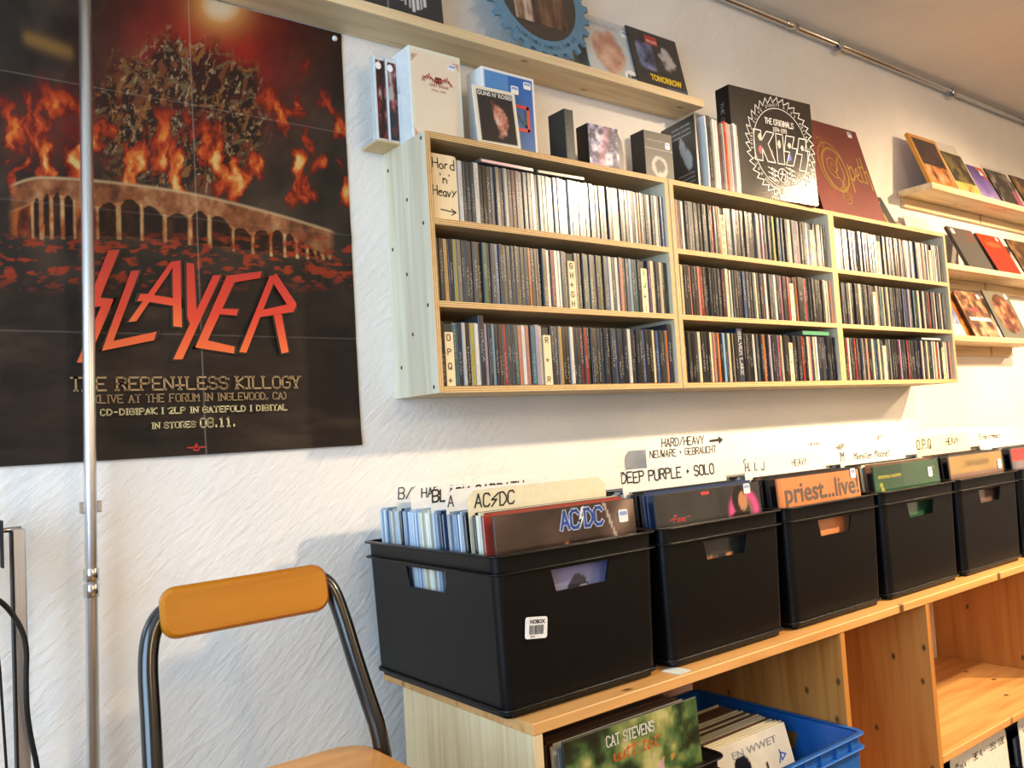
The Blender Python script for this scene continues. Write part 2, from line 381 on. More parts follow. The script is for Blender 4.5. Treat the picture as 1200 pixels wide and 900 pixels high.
# ------------------------------------------------------------------ painted prints (colour stored per vertex of a fine grid)
def vnoise(x, y, seed):
    r = np.random.default_rng(seed).random((64, 64))
    xi = np.floor(x).astype(int); yi = np.floor(y).astype(int); fx = x - xi; fy = y - yi
    fx = fx * fx * (3 - 2 * fx); fy = fy * fy * (3 - 2 * fy)
    g = lambda a, b: r[a % 64, b % 64]
    return (g(xi, yi) * (1 - fx) + g(xi + 1, yi) * fx) * (1 - fy) + (g(xi, yi + 1) * (1 - fx) + g(xi + 1, yi + 1) * fx) * fy
def fbm(x, y, seed, oct=5):
    s = 0; a = .5; t = 0
    for i in range(oct): s = s + a * vnoise(x * 2 ** i, y * 2 ** i, seed + i); t += a; a *= .55
    return s / t
def blend(c, m, col): return c * (1 - m[:, None]) + np.asarray(col) * m[:, None]
def smooth(x, a, b):
    t = np.clip((x - a) / (b - a), 0, 1); return t * t * (3 - 2 * t)
def cramp(t, stops):
    xs = [s[0] for s in stops]; cs = np.array([hx3(s[1]) for s in stops])
    return np.stack([np.interp(t, xs, cs[:, k]) for k in range(3)], 1)
def grid_print(name, wd, ht, painter, parent=None, y=0.0, x0=None, z0=0.0, n=40, mat=None, zfun=None, aspect_n=None):
    nx = n; nz = aspect_n or max(2, int(n * ht / wd)); x0 = -wd / 2 if x0 is None else x0
    U, V = np.meshgrid(np.linspace(0, 1, nx + 1), np.linspace(0, 1, nz + 1)); U = U.ravel(); V = V.ravel()
    yy = np.full_like(U, y) if zfun is None else y + zfun(U, V)
    co = np.stack([x0 + U * wd, yy, z0 + V * ht], 1)
    i = np.arange(nx * nz); a = (i // nx) * (nx + 1) + i % nx
    me = bpy.data.meshes.new(name); me.from_pydata(co.tolist(), [], np.stack([a, a + 1, a + nx + 2, a + nx + 1], 1).tolist())
    at = me.color_attributes.new('Col', 'FLOAT_COLOR', 'POINT')
    c = np.clip(painter(U, V), 0, 1); at.data.foreach_set('color', np.concatenate([c, np.ones((len(c), 1))], 1).ravel().astype(np.float32))
    me.materials.append(mat or M['print']); me.update()
    return link(name, me, parent)
def solid(h): return lambda U, V: np.tile(hx3(h), (len(U), 1))
def blotchy(cols, sc_=4.0, seed=1, sharp=1.0):
    def f(U, V):
        t = fbm(U * sc_, V * sc_, seed); t = np.clip((t - .5) * 2.2 * sharp + .5, 0, 1)
        return cramp(t, [(i / (len(cols) - 1), c) for i, c in enumerate(cols)])
    return f

# ================================================================== THE SETTING
def struct(name, mb, mats, parent=None, label=None):
    o = mb.build(name, mats, parent); o['kind'] = 'structure'
    if label: o['label'] = label
    return o
XL, XR, YF = -1.9, 5.6, -4.2
struct('floor', MB().box((XL - .1, YF - .1, -.08), (XR + .1, .1, 0)), M['floor'])
struct('ceiling', MB().box((XL - .1, YF - .1, CEIL), (XR + .1, .1, CEIL + .08)), M['ceil'])
struct('wall_back', MB().box((XL - .1, 0, 0), (XR + .1, .1, CEIL)), M['wall'])
struct('wall_front', MB().box((XL - .1, YF - .1, 0), (XR + .1, YF, CEIL)), M['wall'])
struct('wall_right', MB().box((XR, YF, 0), (XR + .1, 0, CEIL)), M['wall'])
wl = MB(); wy0, wy1, wz0, wz1 = -2.35, -.55, .92, 2.32
wl.box((XL - .1, YF, 0), (XL, 0, wz0)); wl.box((XL - .1, YF, wz1), (XL, 0, CEIL)); wl.box((XL - .1, YF, wz0), (XL, wy0, wz1)); wl.box((XL - .1, wy1, wz0), (XL, 0, wz1))
struct('wall_left', wl, M['wall'])
wf = MB()
for a, b in (((wy0, wz0), (wy1, wz0 + .06)), ((wy0, wz1 - .06), (wy1, wz1)), ((wy0, wz0), (wy0 + .06, wz1)), ((wy1 - .06, wz0), (wy1, wz1)), (((wy0 + wy1) / 2 - .03, wz0), ((wy0 + wy1) / 2 + .03, wz1))):
    wf.box((XL - .085, a[0], a[1]), (XL - .035, b[0], b[1]))
wfo = struct('window_1', wf, M['whiteplastic'])
for a, b in ((wy0 + .06, (wy0 + wy1) / 2 - .03), ((wy0 + wy1) / 2 + .03, wy1 - .06)):
    MB().box((XL - .064, a, wz0 + .06), (XL - .060, b, wz1 - .06)).build('pane', M['glass'], wfo)

# conduit along the top of the wall
cp = empty('conduit_pipe', (0, 0, 0)); tag(cp, 'thin silver conduit pipe running along the wall just under the ceiling', 'pipe')
tube(m := MB(), [(-.3, -.022, CEIL - .022), (5.4, -.022, CEIL - .022)], .0105, 14); m.build('pipe', M['chrome'], cp)
for x in (.2, .95, 1.72, 2.5, 3.25, 4.1):
    m = MB(); m.box((x - .011, -.040, CEIL - .050), (x + .011, 0, CEIL - .036), 0, .003); m.box((x - .011, -.037, CEIL - .05), (x + .011, -.033, CEIL - .012)); m.build('clip', M['chrome'], cp)
m = MB(); tube(m, [(1.43, -.022, CEIL - .022), (1.49, -.022, CEIL - .022)], .0125, 14); m.build('sleeve_joint', M['chrome'], cp)

# ================================================================== POSTER
PX0, PX1, PZ0, PZ1 = -.698, -.083, Z0 - .088, Z0 + .733
R_ = np.array(Euler((1.6328, .0611, -.6546)).to_matrix()); C_ = np.array([-.868, -1.5064, Z0 - .0909])
def sheet_uv(U, V):
    """drawing coordinates of the printed picture: the sheet's own position mapped to the digitising frame used for all its shapes"""
    P = np.stack([PX0 + U * (PX1 - PX0), 0 * U, PZ0 + V * (PZ1 - PZ0)], 1)
    d = (P - C_) @ R_
    return 600 + 1006 * d[:, 0] / -d[:, 2], 450 - 1006 * d[:, 1] / -d[:, 2]
def paint_poster(U, V):
    u, v = sheet_uv(U, V)
    n1 = fbm(u / 70, v / 70, 3); n2 = fbm(u / 22 + n1 * 2, v / 30, 9); n3 = fbm(u / 9, v / 12, 21)
    c = cramp(np.clip(n1 * .7 + n2 * .35, 0, 1), [(.2, '120f0d'), (.5, '2c241e'), (.75, '4a3c30'), (1, '5e4c3a')])
    red = np.exp(-(((u - 240) / 85) ** 2 + ((v - 60) / 75) ** 2)); c = blend(c, np.clip(red * 1.1 * (.55 + n2), 0, 1), hx3('a82014'))
    hot = np.exp(-(((u - 258) / 30) ** 2 + ((v - 6) / 28) ** 2)); c = blend(c, np.clip(hot * 1.5, 0, 1), hx3('f6b060')); c = blend(c, np.clip(hot * 2.4 - 1.2, 0, 1), hx3('ffe8c0'))
    red2 = np.exp(-(((u - 60) / 60) ** 2 + ((v - 150) / 40) ** 2)); c = blend(c, np.clip(red2 * 1.1 * n2, 0, 1), hx3('8c1c12'))
    # dark smoke column in the middle, streaked with ochre and ember
    d = ((u - 212) / 105) ** 2 + ((v - 138) / 92) ** 2 + (n2 - .5) * 1.1
    c = blend(c, (1 - smooth(d, .55, 1.25)) * .92, hx3('1c1713'))
    wx = fbm(u / 30, v / 30, 14) * 4
    for sd, th, colr, k1, k2 in ((44, .57, '8a4a28', 6, 13), (46, .60, '7d6a48', 9, 5), (48, .62, 'a86a34', 5, 9), (50, .64, 'c8a878', 4, 7)):
        st_ = smooth(fbm(u / k1 + wx, v / k2 - wx, sd), th, th + .07) * (1 - smooth(d, .7, 1.35)); c = blend(c, st_ * .75, hx3(colr))
    ban = np.exp(-(((v - 52 - (u - 50) * .35) / 9) ** 2)) * smooth(u, 20, 35) * (1 - smooth(u, 80, 90)); c = blend(c, ban * .8, hx3('9a6f36'))
    # flames licking up
    fz = fbm(u / 17 + 1.6 * fbm(u / 30, v / 30, 60), v / 38 + 3, 71, 6)
    env = smooth(v, 90, 190) * (1 - smooth(v, 215, 262)) + .8 * np.exp(-(((u - 345) / 55) ** 2 + ((v - 150) / 85) ** 2)) + .55 * np.exp(-(((u - 55) / 60) ** 2 + ((v - 140) / 50) ** 2))
    f = np.clip((fz - .40) * 3.1, 0, 1) * np.clip(env, 0, 1)
    fc = cramp(f, [(0, '1a0e0a'), (.3, '7a1a0c'), (.55, 'd0481a'), (.78, 'f08a35'), (1, 'f8cf80')]); c = blend(c, smooth(f, .08, .35), [0, 0, 0]) + fc * smooth(f, .08, .35)[:, None]
    # burning arcade
    top = 207 + (u - 10) ** 2 * .00045 + 12 * np.clip((55 - u) / 45, 0, 1) ** 2
    spring = top + 26 + 5 * np.sin(u / 14); bot = 283 + .00022 * (u - 170) ** 2 * 0 + 24 * smooth(u, 120, 390) - 6
    inx = smooth(u, 8, 20) * (1 - smooth(u, 382, 393))
    band = smooth(v, top - 2, top + 3) * (1 - smooth(v, spring - 2, spring + 4)) * inx
    c = blend(c, band * .95, [0, 0, 0]) + (cramp(np.clip(n3 * .55 + n2 * .5, 0, 1), [(.25, '4a2a18'), (.5, 'a05c34'), (.75, 'd89a68'), (1, 'f0d0a0')])) * (band * .95)[:, None]
    body = smooth(v, spring - 2, spring + 3) * (1 - smooth(v, bot - 6, bot + 6)) * inx
    c = blend(c, body * .95, [0, 0, 0]) + cramp(np.clip(fbm(u / 9, v / 22, 77) * 1.6 - .35, 0, 1), [(0, '2a0f08'), (.45, '7a2a10'), (.75, 'd06a24'), (1, 'f4b860')]) * (body * .95)[:, None]
    lip = np.exp(-((v - top - 1) / 1.6) ** 2) * inx; c = blend(c, lip * .7, hx3('e8c490')); lip2 = np.exp(-((v - spring - 1) / 1.5) ** 2) * inx; c = blend(c, lip2 * .6, hx3('d88a4c'))
    for a, hw in [(42, 3), (54, 3.5), (66, 4), (80, 5), (125, 10), (152, 11), (178, 11), (206, 12), (232, 9), (258, 12), (283, 10), (305, 9), (324, 7), (339, 6), (352, 5), (363, 4), (372, 3), (380, 2.5)]:
        ins = (np.abs(u - a - (v - 250) * .03) < hw) & ((v > spring + 3) | (((u - a) / hw) ** 2 + ((v - spring - 8) / 11) ** 2 < 1)) & (v < bot)
        edge = np.exp(-((np.abs(u - a - (v - 250) * .03) - hw - 1.6) / 1.3) ** 2) * (v > spring) * (v < bot + 4)
        c = blend(c, ins * .93, hx3('140907')); c = blend(c, edge * .85, cramp(n3, [(.3, 'b5521c'), (.7, 'f4c684')]))
    em = smooth(fbm(u / 12, v / 5, 88), .52, .66) * smooth(v, 268, 290) * (1 - smooth(v, 318, 352)); c = blend(c, em * .85, hx3('b83c18'))
    low = smooth(v, 320, 380); c = blend(c, low * .8, [0, 0, 0]) + cramp(np.clip(fbm(u / 80, v / 26, 33) * 1.1 - .05, 0, 1), [(.2, '16100e'), (.55, '33241d'), (.8, '52402f')]) * (low * .8)[:, None]
    # fold highlights painted as pale lines, with slight wear along the creases
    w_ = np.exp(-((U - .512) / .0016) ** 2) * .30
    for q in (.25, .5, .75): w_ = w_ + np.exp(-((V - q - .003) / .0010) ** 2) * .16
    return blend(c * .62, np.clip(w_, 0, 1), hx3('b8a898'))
po = empty('concert_poster', (0, 0, 0)); tag(po, 'large dark fiery poster with jagged red title pinned to the plaster wall', 'poster')
def foldz(U, V):
    a = 1 - np.abs(U - .5) * 2; b = np.abs(((V * 4) % 1) - .5) * 2
    s = np.where((np.floor(V * 4 + .5) % 2) == 0, 1, -.6)
    return -.0035 - .0035 * np.clip(a * 3 - 2, 0, 1) - .0018 * s * np.clip(b * 4 - 3, 0, 1) - .003 * np.clip(V * -6 + .6, 0, 1) * U
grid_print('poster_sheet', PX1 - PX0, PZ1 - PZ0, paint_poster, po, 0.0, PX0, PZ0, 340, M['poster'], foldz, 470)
def toplane(zx, zy):     # drawing frame of the title -> poster plane
    u = 70 + zx * .30833; v = 280 + zy * .30833
    d = R_ @ np.array([(u - 600) / 1006, (450 - v) / 1006, -1]); t = -C_[1] / d[1]; p = C_ + t * d
    return p[0], p[2]
mt, nt, b = newmat('title_red'); b.inputs['Roughness'].default_value = .42
tc = N(nt, 'ShaderNodeTexCoord'); sp = N(nt, 'ShaderNodeSeparateXYZ'); L(nt, tc, 'Generated', sp, 0)
nt.links.new(ramp(nt, sp.outputs[2], [(0.0, hx('ee6a30')), (.45, hx('d8341f')), (1.0, hx('b81f1a'))]), b.inputs['Base Color'])
letters = {'S': [[(180, 48), (222, 45), (135, 262), (95, 262)], [(95, 262), (120, 225), (200, 232), (188, 258)], [(160, 240), (200, 232), (100, 472), (60, 472)]],
           'L': [[(265, 126), (298, 124), (195, 400), (155, 428)], [(155, 428), (190, 392), (362, 355), (352, 388)]],
           'A': [[(415, 92), (440, 88), (285, 316), (255, 318)], [(422, 90), (452, 85), (458, 338), (425, 335)], [(300, 213), (325, 213), (447, 232), (449, 262), (320, 240), (288, 240)]],
           'Y': [[(575, 143), (607, 140), (460, 460), (425, 460)], [(475, 95), (503, 98), (514, 285), (492, 335), (478, 300)]],
           'E': [[(628, 143), (665, 150), (545, 412), (508, 415)], [(628, 143), (760, 127), (755, 152), (640, 172)], [(605, 268), (672, 270), (665, 294), (590, 288)], [(508, 415), (540, 385), (658, 412), (655, 438)]],
           'R': [[(790, 145), (818, 138), (702, 435), (675, 432)], [(790, 150), (815, 135), (893, 252), (858, 256)], [(893, 252), (880, 280), (740, 302), (752, 275), (858, 252)], [(805, 292), (835, 288), (862, 432), (835, 438)]]}
sh = MB(); 
for k_, polys in letters.items():
    mb = MB()
    for pi, pl in enumerate(polys):
        pts = [toplane(*q) for q in pl]; mb.add([(x, -.0098 - .0001 * pi, z) for x, z in pts], [list(range(len(pts)))])
        cx = sum(p[0] for p in pts) / len(pts); cz = sum(p[1] for p in pts) / len(pts)
        sh.add([(cx + (x - cx) * 1.08 + (.003 if x > cx else -.003) , -.0092, cz + (z - cz) * 1.02 + (.002 if z > cz else -.002)) for x, z in pts], [list(range(len(pts)))])
    mb.build('title_letter', mt, po)
sh.build('title_outline', plain('0d0908', .45), po)
gold = plain('a8875c', .45); cream = plain('d8c690', .45)
def poster_line(t, xa, xb, z, h, mat, wd, serif=.12, gap=.32, aspect=.62):
    text_on(po, t, xa, z, h, mat, -.0095, wd, xb - xa, serif=serif, gap=gap, aspect=aspect)
poster_line('THE REPEN#LESS KILLOGY', -.591, -.203, Z0 + .025, .0205, gold, .0030)
poster_line('(LIVE AT THE FORUM IN INGLEWOOD, CA)', -.555, -.233, Z0 + .0045, .0125, gold, .0016)
poster_line('CD-DIGIPAK | 2LP IN GATEFOLD | DIGITAL', -.549, -.232, Z0 - .0155, .0095, cream, .0021)
poster_line('IN STORES', -.471, -.398, Z0 - .040, .0095, cream, .0020)
poster_line('08.11.', -.391, -.328, Z0 - .041, .0150, cream, .0028, 0)
mb = MB(); ribbons(mb, [[(-.414, Z0 - .075), (-.386, Z0 - .075)], [(-.4, Z0 - .068), (-.405, Z0 - .08), (-.395, Z0 - .08), (-.4, Z0 - .068)]], .0022, -.0095); mb.build('small_emblem', plain('c0332c', .5), po)
for x in (-.1, -.66):
    mb = MB(); n = 12; mb.loft([[(x + r * math.cos(2 * math.pi * j / n), y, Z0 + .718 + r * math.sin(2 * math.pi * j / n)) for j in range(n)] for r, y in ((.0035, -.004), (.0055, -.008), (.005, -.011), (.002, -.0125))]); mb.build('pin', M['whiteplastic'], po)

# ================================================================== WALL CABINETS FOR DISCS
CABX = [0.0, .683, 1.362]; CABW = .677; CD_Y = -.161; T_ = .012
BOARDS = [(0.0, .012), (.162, .174), (.321, .333), (.488, .5)]
CABLAB = ["plywood disc cabinet beside the poster, with the Hard 'n' Heavy board",
          'middle plywood disc cabinet, under the big black box with the sawtooth ring', 'plywood disc cabinet at the window-far end, next to the three pine record shelves']
CABLAB[2] = 'plywood disc cabinet standing next to the stack of three pine record shelves'
for i, x0 in enumerate(CABX):
    c = empty('wall_cabinet', (x0, 0, Z0)); tag(c, CABLAB[i], 'cabinet', 'plywood disc cabinets')
    mats = [M['birch'], M['ply_x']]
    for xa in (0, CABW - T_):
        s = MB().box((xa, CD_Y, 0), (xa + T_, 0, .5), {'-y': 1, '*': 0}).build('side_panel', mats, c)
        if i == 0 and xa == 0:
            for (yy, zz) in [(-.148, .489), (-.018, .462), (-.14, .326), (-.085, .385), (-.07, .24), (-.14, .168), (-.08, .12), (-.145, .012), (-.03, .06), (-.02, .3)]:
                n = 8; MB().loft([[(-.0008, yy + .0028 * math.cos(2 * math.pi * j / n), zz + .0040 * math.sin(2 * math.pi * j / n)) for j in range(n)], [(.002, yy + .0028 * math.cos(2 * math.pi * j / n), zz + .0040 * math.sin(2 * math.pi * j / n)) for j in range(n)]]).build('screw', M['screw'], s)
    for j, (za, zb) in enumerate(BOARDS):
        MB().box((T_, CD_Y, za), (CABW - T_, -.004, zb), {'-y': 1, '*': 0}).build(['bottom_board', 'shelf_board', 'shelf_board', 'top_board'][j], [M['birch_in'], M['ply_z']], c)
    MB().box((T_, -.004, .012), (CABW - T_, 0, .488)).build('back_panel', M['birch_in'], c)

# ---- compact discs
CW, CH, CDP = .0098, .124, .141
def cd_meshes(wid, hgt):
    mb = MB().box((-wid / 2, 0, 0), (wid / 2, CDP, hgt), 0, min(.0009, wid * .12)); mb.box((-wid / 2 + .0006, -.0006, hgt - .012), (wid / 2 - .0006, .0, hgt - .003))
    case = mb.mesh('disc_case', M['case'])
    sp_ = MB().box((-wid / 2 + .0009, -.0011, .0025), (wid / 2 - .0009, -.0001, hgt - .002)).mesh('disc_spine', M['spine'])
    return case, sp_
KINDS = {'slim': cd_meshes(.0074, CH), 'case': cd_meshes(CW, CH), 'book': cd_meshes(.0118, CH + .001), 'fat': cd_meshes(.0215, CH + .001), 'tall': cd_meshes(.0125, .139)}
KW = {'slim': .0074, 'case': CW, 'book': .0118, 'fat': .0215, 'tall': .0125}
COLORS = {'black': '1b1b1d', 'charcoal': '38383a', 'slate': '525254', 'grey': '757472', 'brown': '4a3a30', 'white': 'e9e6de', 'cream': 'e8d8b0', 'red': 'a03028', 'maroon': '6a1c20', 'orange': 'c8702c',
          'yellow': 'bfae48', 'green': '4a7d5e', 'moss': '35402c', 'teal': '3f747a', 'blue': '455f92', 'sky-blue': '86b6dc', 'navy': '1c2740', 'purple': '5a2f66', 'pink': 'd886a0', 'lilac': 'aea2bd',
          'salmon': 'd98a70', 'olive': '7d7a3e', 'silver': 'a3a29e', 'magenta': 'b04a78', 'tan': 'c9a266'}
# accents: position along the row (0..1), colour, size
ACC = {(0, 0): [(.035, 'white', 'case'), (.16, 'white', 'book'), (.43, 'black', 'case'), (.72, 'maroon', 'slim'), (.745, 'cream', 'fat'), (.80, 'black', 'case'), (.83, 'black', 'book'), (.87, 'orange', 'slim')],
       (0, 1): [(.03, 'tan', 'case'), (.058, 'yellow', 'slim'), (.07, 'silver', 'case'), (.16, 'green', 'case'), (.22, 'blue', 'case'), (.345, 'orange', 'slim'), (.42, 'white', 'case'), (.44, 'red', 'case'), (.455, 'white', 'case'), (.475, 'white', 'slim'),
                (.515, '|GH<GH', 0), (.66, 'olive', 'case'), (.685, 'blue', 'case'), (.71, 'white', 'case'), (.73, 'white', 'case'), (.75, 'salmon', 'case'), (.79, 'sky-blue', 'case'), (.83, 'teal', 'slim'), (.86, '|IJ<I', 0), (.885, 'purple', 'case'), (.905, 'cream', 'book'), (.95, 'cream', 'case'), (.985, 'moss', 'case')],
       (0, 2): [(.0, 'black', 'case'), (.02, '|OPQ<', 0), (.065, 'navy', 'case'), (.085, 'white', 'slim'), (.10, 'yellow', 'case'), (.12, 'white', 'case'), (.14, 'navy', 'tall'), (.165, 'lilac', 'case'), (.185, 'sky-blue', 'slim'), (.235, 'red', 'case'), (.28, 'teal', 'case'), (.295, 'salmon', 'case'), (.31, 'white', 'case'), (.345, 'teal', 'case'), (.36, 'lilac', 'book'),
                (.385, '|R<R', 0), (.425, 'navy', 'case'), (.45, 'tan', 'case'), (.505, 'white', 'case'), (.55, 'maroon', 'case'), (.57, 'red', 'case'), (.7, 'blue', 'case'), (.77, 'white', 'case'), (.84, 'blue', 'case'), (.89, 'cream', 'slim'), (.91, 'blue', 'case'), (.96, 'orange', 'slim'), (.975, 'navy', 'tall')],
       (1, 0): [(0, 'blue', 'case'), (.02, 'salmon', 'case'), (.045, 'white', 'case'), (.21, 'red', 'case'), (.26, 'salmon', 'slim'), (.275, '|AB<AB', 0), (.315, 'silver', 'fat'), (.52, 'pink', 'slim'), (.60, 'yellow', 'case'), (.65, 'sky-blue', 'case'), (.75, 'blue', 'case'), (.775, 'red', 'case'), (.85, 'white', 'slim'), (.86, 'blue', 'slim'), (.875, '|C^C', 0), (.94, 'cream', 'case'), (.965, 'white', 'case')],
       (1, 1): [(.02, 'cream', 'case'), (.07, 'salmon', 'slim'), (.105, 'salmon', 'case'), (.12, 'red', 'case'), (.26, 'maroon', 'case'), (.31, 'white', 'slim'), (.37, 'blue', 'case'), (.45, 'cream', 'case'), (.51, 'white', 'case'), (.58, 'white', 'case'), (.63, 'pink', 'slim'), (.68, 'red', 'case'), (.695, '|KL<', 0), (.73, 'orange', 'slim'), (.745, 'black', 'fat'), (.80, 'red', 'case'), (.95, 'blue', 'case'), (.98, 'salmon', 'slim')],
       (1, 2): [(0, 'red', 'slim'), (.08, 'cream', 'case'), (.15, 'cream', 'case'), (.175, 'salmon', 'case'), (.20, 'orange', 'case'), (.235, 'sky-blue', 'case'), (.265, 'cream', 'case'), (.315, 'navy', 'fat'), (.42, 'white', 'case'), (.475, 'orange', 'case'), (.52, 'lilac', 'case'), (.58, 'magenta', 'case'), (.655, '|S<S', 0), (.735, 'red', 'case'), (.8, 'pink', 'slim'), (.85, 'white', 'case')],
       (2, 0): [(.03, 'red', 'case'), (.07, 'white', 'case'), (.1, 'white', 'case'), (.28, 'pink', 'slim'), (.36, '|DE<', 0), (.48, 'navy', 'slim'), (.60, 'black', 'case'), (.625, 'white', 'fat'), (.71, 'blue', 'case'), (.735, 'cream', 'slim'), (.79, 'salmon', 'case'), (.86, '|F<', 0)],
       (2, 1): [(.2, 'black', 'case'), (.29, '|M<N', 0), (.42, 'cream', 'slim'), (.56, 'blue', 'case'), (.6, 'lilac', 'case'), (.72, 'maroon', 'slim'), (.76, 'white', 'case'), (.80, 'red', 'case'), (.87, 'white', 'slim'), (.94, 'white', 'case')],
       (2, 2): [(.03, 'red', 'case'), (.05, 'white', 'case'), (.11, 'red', 'case'), (.2, 'salmon', 'case'), (.28, 'blue', 'case'), (.31, 'cream', 'case'), (.34, '|TU<', 0), (.40, 'silver', 'case'), (.47, 'magenta', 'slim'), (.49, 'sky-blue', 'slim'), (.56, 'red', 'case'), (.68, 'maroon', 'slim'), (.70, 'white', 'case'), (.8, 'white', 'slim'), (.83, 'red', 'case'), (.85, 'red', 'case'), (.875, 'white', 'case'), (.90, '|W<', 0), (.95, 'white', 'slim'), (.97, 'salmon', 'case')]}
ROWNAME = ['top', 'middle', 'bottom']; CABSHORT = ["the cabinet with the Hard 'n' Heavy board", 'the middle cabinet under the sawtooth-ring box', 'the cabinet next to the pine shelves']
CABTINY = ["Hard 'n' Heavy", 'middle', 'end']
FILL = {0: ['charcoal', 'slate', 'grey', 'slate', 'silver', 'black', 'brown'], 1: ['charcoal', 'charcoal', 'slate', 'black', 'grey', 'brown', 'slate'], 2: ['charcoal', 'black', 'charcoal', 'slate', 'navy', 'brown', 'black']}
mass = []          # cases past the 300 that show largest
n_cd = 0; PLACED = []
def put_cd(x, y, z, kind, cname, ci, ri, tilt, yaw):
    global n_cd
    base = np.array(hx(COLORS[cname])[:3]) * (random.uniform(.30, .62) if cname in ('charcoal', 'slate', 'grey', 'silver', 'brown', 'black') else random.uniform(.55, .8)); base = np.clip(base, 0, 1)
    if n_cd >= 300: mass.append((x, y, z, kind, base, tilt, yaw)); return
    n_cd += 1
    cm, sm = KINDS[kind]
    o = link('compact_disc_case', cm, None, (x, y, z), (0, tilt, yaw)); s = link('spine_label', sm, o)
    dark = float(base.mean()) < .12
    o.color = (.045, .045, .048, 1) if dark else tuple(.35 * base + .12) + (1,); s.color = tuple(base) + (1,)
    size = {'slim': 'slim disc sleeve', 'case': 'disc case', 'book': 'disc book', 'fat': 'thick disc box', 'tall': 'tall disc book standing proud'}[kind]
    tag(o, None, 'disc case', f'discs in the {ROWNAME[ri]} row of {CABSHORT[ci]}'); PLACED.append((o, cname, kind, ci, ri))
for ci in range(3):
    for ri in range(3):
        zsh = Z0 + BOARDS[2 - ri][1]; xs = CABX[ci] + T_ + .002; xe = CABX[ci] + CABW - T_ - .002; x = xs
        W_ = xe - xs; acc = list(ACC[(ci, ri)])
        if (ci, ri) == (0, 0):
            pl = empty('placard', (xs + .031, -.150, zsh)); tag(pl, "upright wooden placard hand-lettered Hard 'n' Heavy with an arrow under it", 'placard')
            out = rrect(-.031, .031, 0, .130, .006, 4); plate(m := MB(), out, 0, .006); m.build('board', M['divider'], pl)
            text_on(pl, 'Hord', -.024, .102, .019, M['ink'], wd=.0021, jit=.03); text_on(pl, "'n'", -.010, .074, .018, M['ink'], wd=.0021, jit=.03)
            text_on(pl, 'Heavy', -.026, .048, .019, M['ink'], wd=.0021, jit=.03, width=.054); mb = MB(); ribbons(mb, [[(-.010, .021), (.024, .018)], [(.014, .024), (.024, .018), (.014, .012)]], .0021, -.0006); mb.build('arrow', M['ink'], pl)
            x += .064
        while x < xe - .0070:
            p = (x - xs) / W_
            if acc and p >= acc[0][0] - .006:
                _, cn, kd = acc.pop(0)
                if cn.startswith('|'):
                    txt = cn[1:]; dw = .0215 if ci == 0 else .018
                    d = empty('letter_divider', (x + dw / 2, -.152, zsh)); tag(d, f'pale wooden divider lettered {"".join(ch for ch in txt if ch.isalpha())}, {ROWNAME[ri]} row, {CABTINY[ci]} cabinet', 'divider', 'alphabet dividers between the discs')
                    plate(m := MB(), rrect(-dw / 2 + .001, dw / 2 - .001, 0, .104, .002, 2), 0, .005); m.build('front_strip', M['divider'], d)
                    MB().box((-dw / 2 + .001, .005, 0), (dw / 2 - .001, .14, .122), 0, .001).build('dark_gap_fill', M['black'], d)  # black fill stands in for the shaded gap around the short divider
                    nz = len(txt); zz = .088
                    for k, ch in enumerate(txt):
                        text_on(d, ch, 0, zz - k * (.082 / max(nz - 1, 1)), .0115, M['ink'], wd=.0016, center=True, jit=.04)
                    x += dw; continue
            else:
                light = (ci == 0 and ri == 0 and p > .42) or (ci == 2 and ri == 0)  # paler spines paint in the lamp highlight along these top rows
                pool = ['silver', 'grey', 'silver', 'slate', 'white', 'grey', 'charcoal'] if light else FILL[ri]
                cn = random.choice(pool); kd = random.choice(['case'] * 8 + ['slim', 'slim', 'book'])
                if ci > 0 and random.random() < .12: cn = random.choice(['grey', 'silver', 'cream', 'grey'])
                if random.random() < .05: cn = random.choice(['salmon', 'blue', 'teal', 'maroon', 'white'])
            wv = KW[kd]
            if (ci, ri, cn, kd) == (1, 2, 'navy', 'fat'):
                nb = empty('disc_box', (x, -.152, zsh)); tag(nb, 'thick navy disc box with white spine capitals in the bottom row of the middle cabinet', 'disc box')
                MB().box((0, 0, 0), (.0225, .142, .137), 0, .0012).build('box', plain('1c2740', .35), nb)
                pol, xe_ = strokes('SILVER LAKE', 0, 0, .0105, serif=.12); mbx = MB(); ribbons(mbx, [[(.0165 - .0 - (0.0105 - b_) + .0 if False else .006 + b_, .128 - a_ * .112 / xe_) for a_, b_ in p_] for p_ in pol], .0016, -.0007); mbx.build('spine_lettering', plain('d8d6d0', .4), nb)
                x += .0232; continue
            if x + wv > xe + .001:
                if x + .0074 <= xe: kd = 'slim'; wv = .0074
                else: break
            put_cd(x + wv / 2, -.1495 + random.uniform(-.004, .0025), zsh, kd, cn, ci, ri, math.radians(random.uniform(-.25, .25)), math.radians(random.gauss(0, .5)))
            x += wv + .0005
SIZEW = {'slim': 'slim ', 'case': '', 'book': '', 'fat': 'thick ', 'tall': 'tall '}
for k, (o, cn, kd, ci, ri) in enumerate(PLACED):
    pv = PLACED[k - 1] if k and PLACED[k - 1][3:] == (ci, ri) else None; nx_ = PLACED[k + 1] if k + 1 < len(PLACED) and PLACED[k + 1][3:] == (ci, ri) else None
    near = f'between {pv[1]} and {nx_[1]} ones' if pv and nx_ else f'first beside {nx_[1]}' if nx_ else f'last beside {pv[1]}'
    o['label'] = f'{SIZEW[kd]}{cn} disc spine {near}, {ROWNAME[ri]} row, {CABTINY[ci]} cabinet'
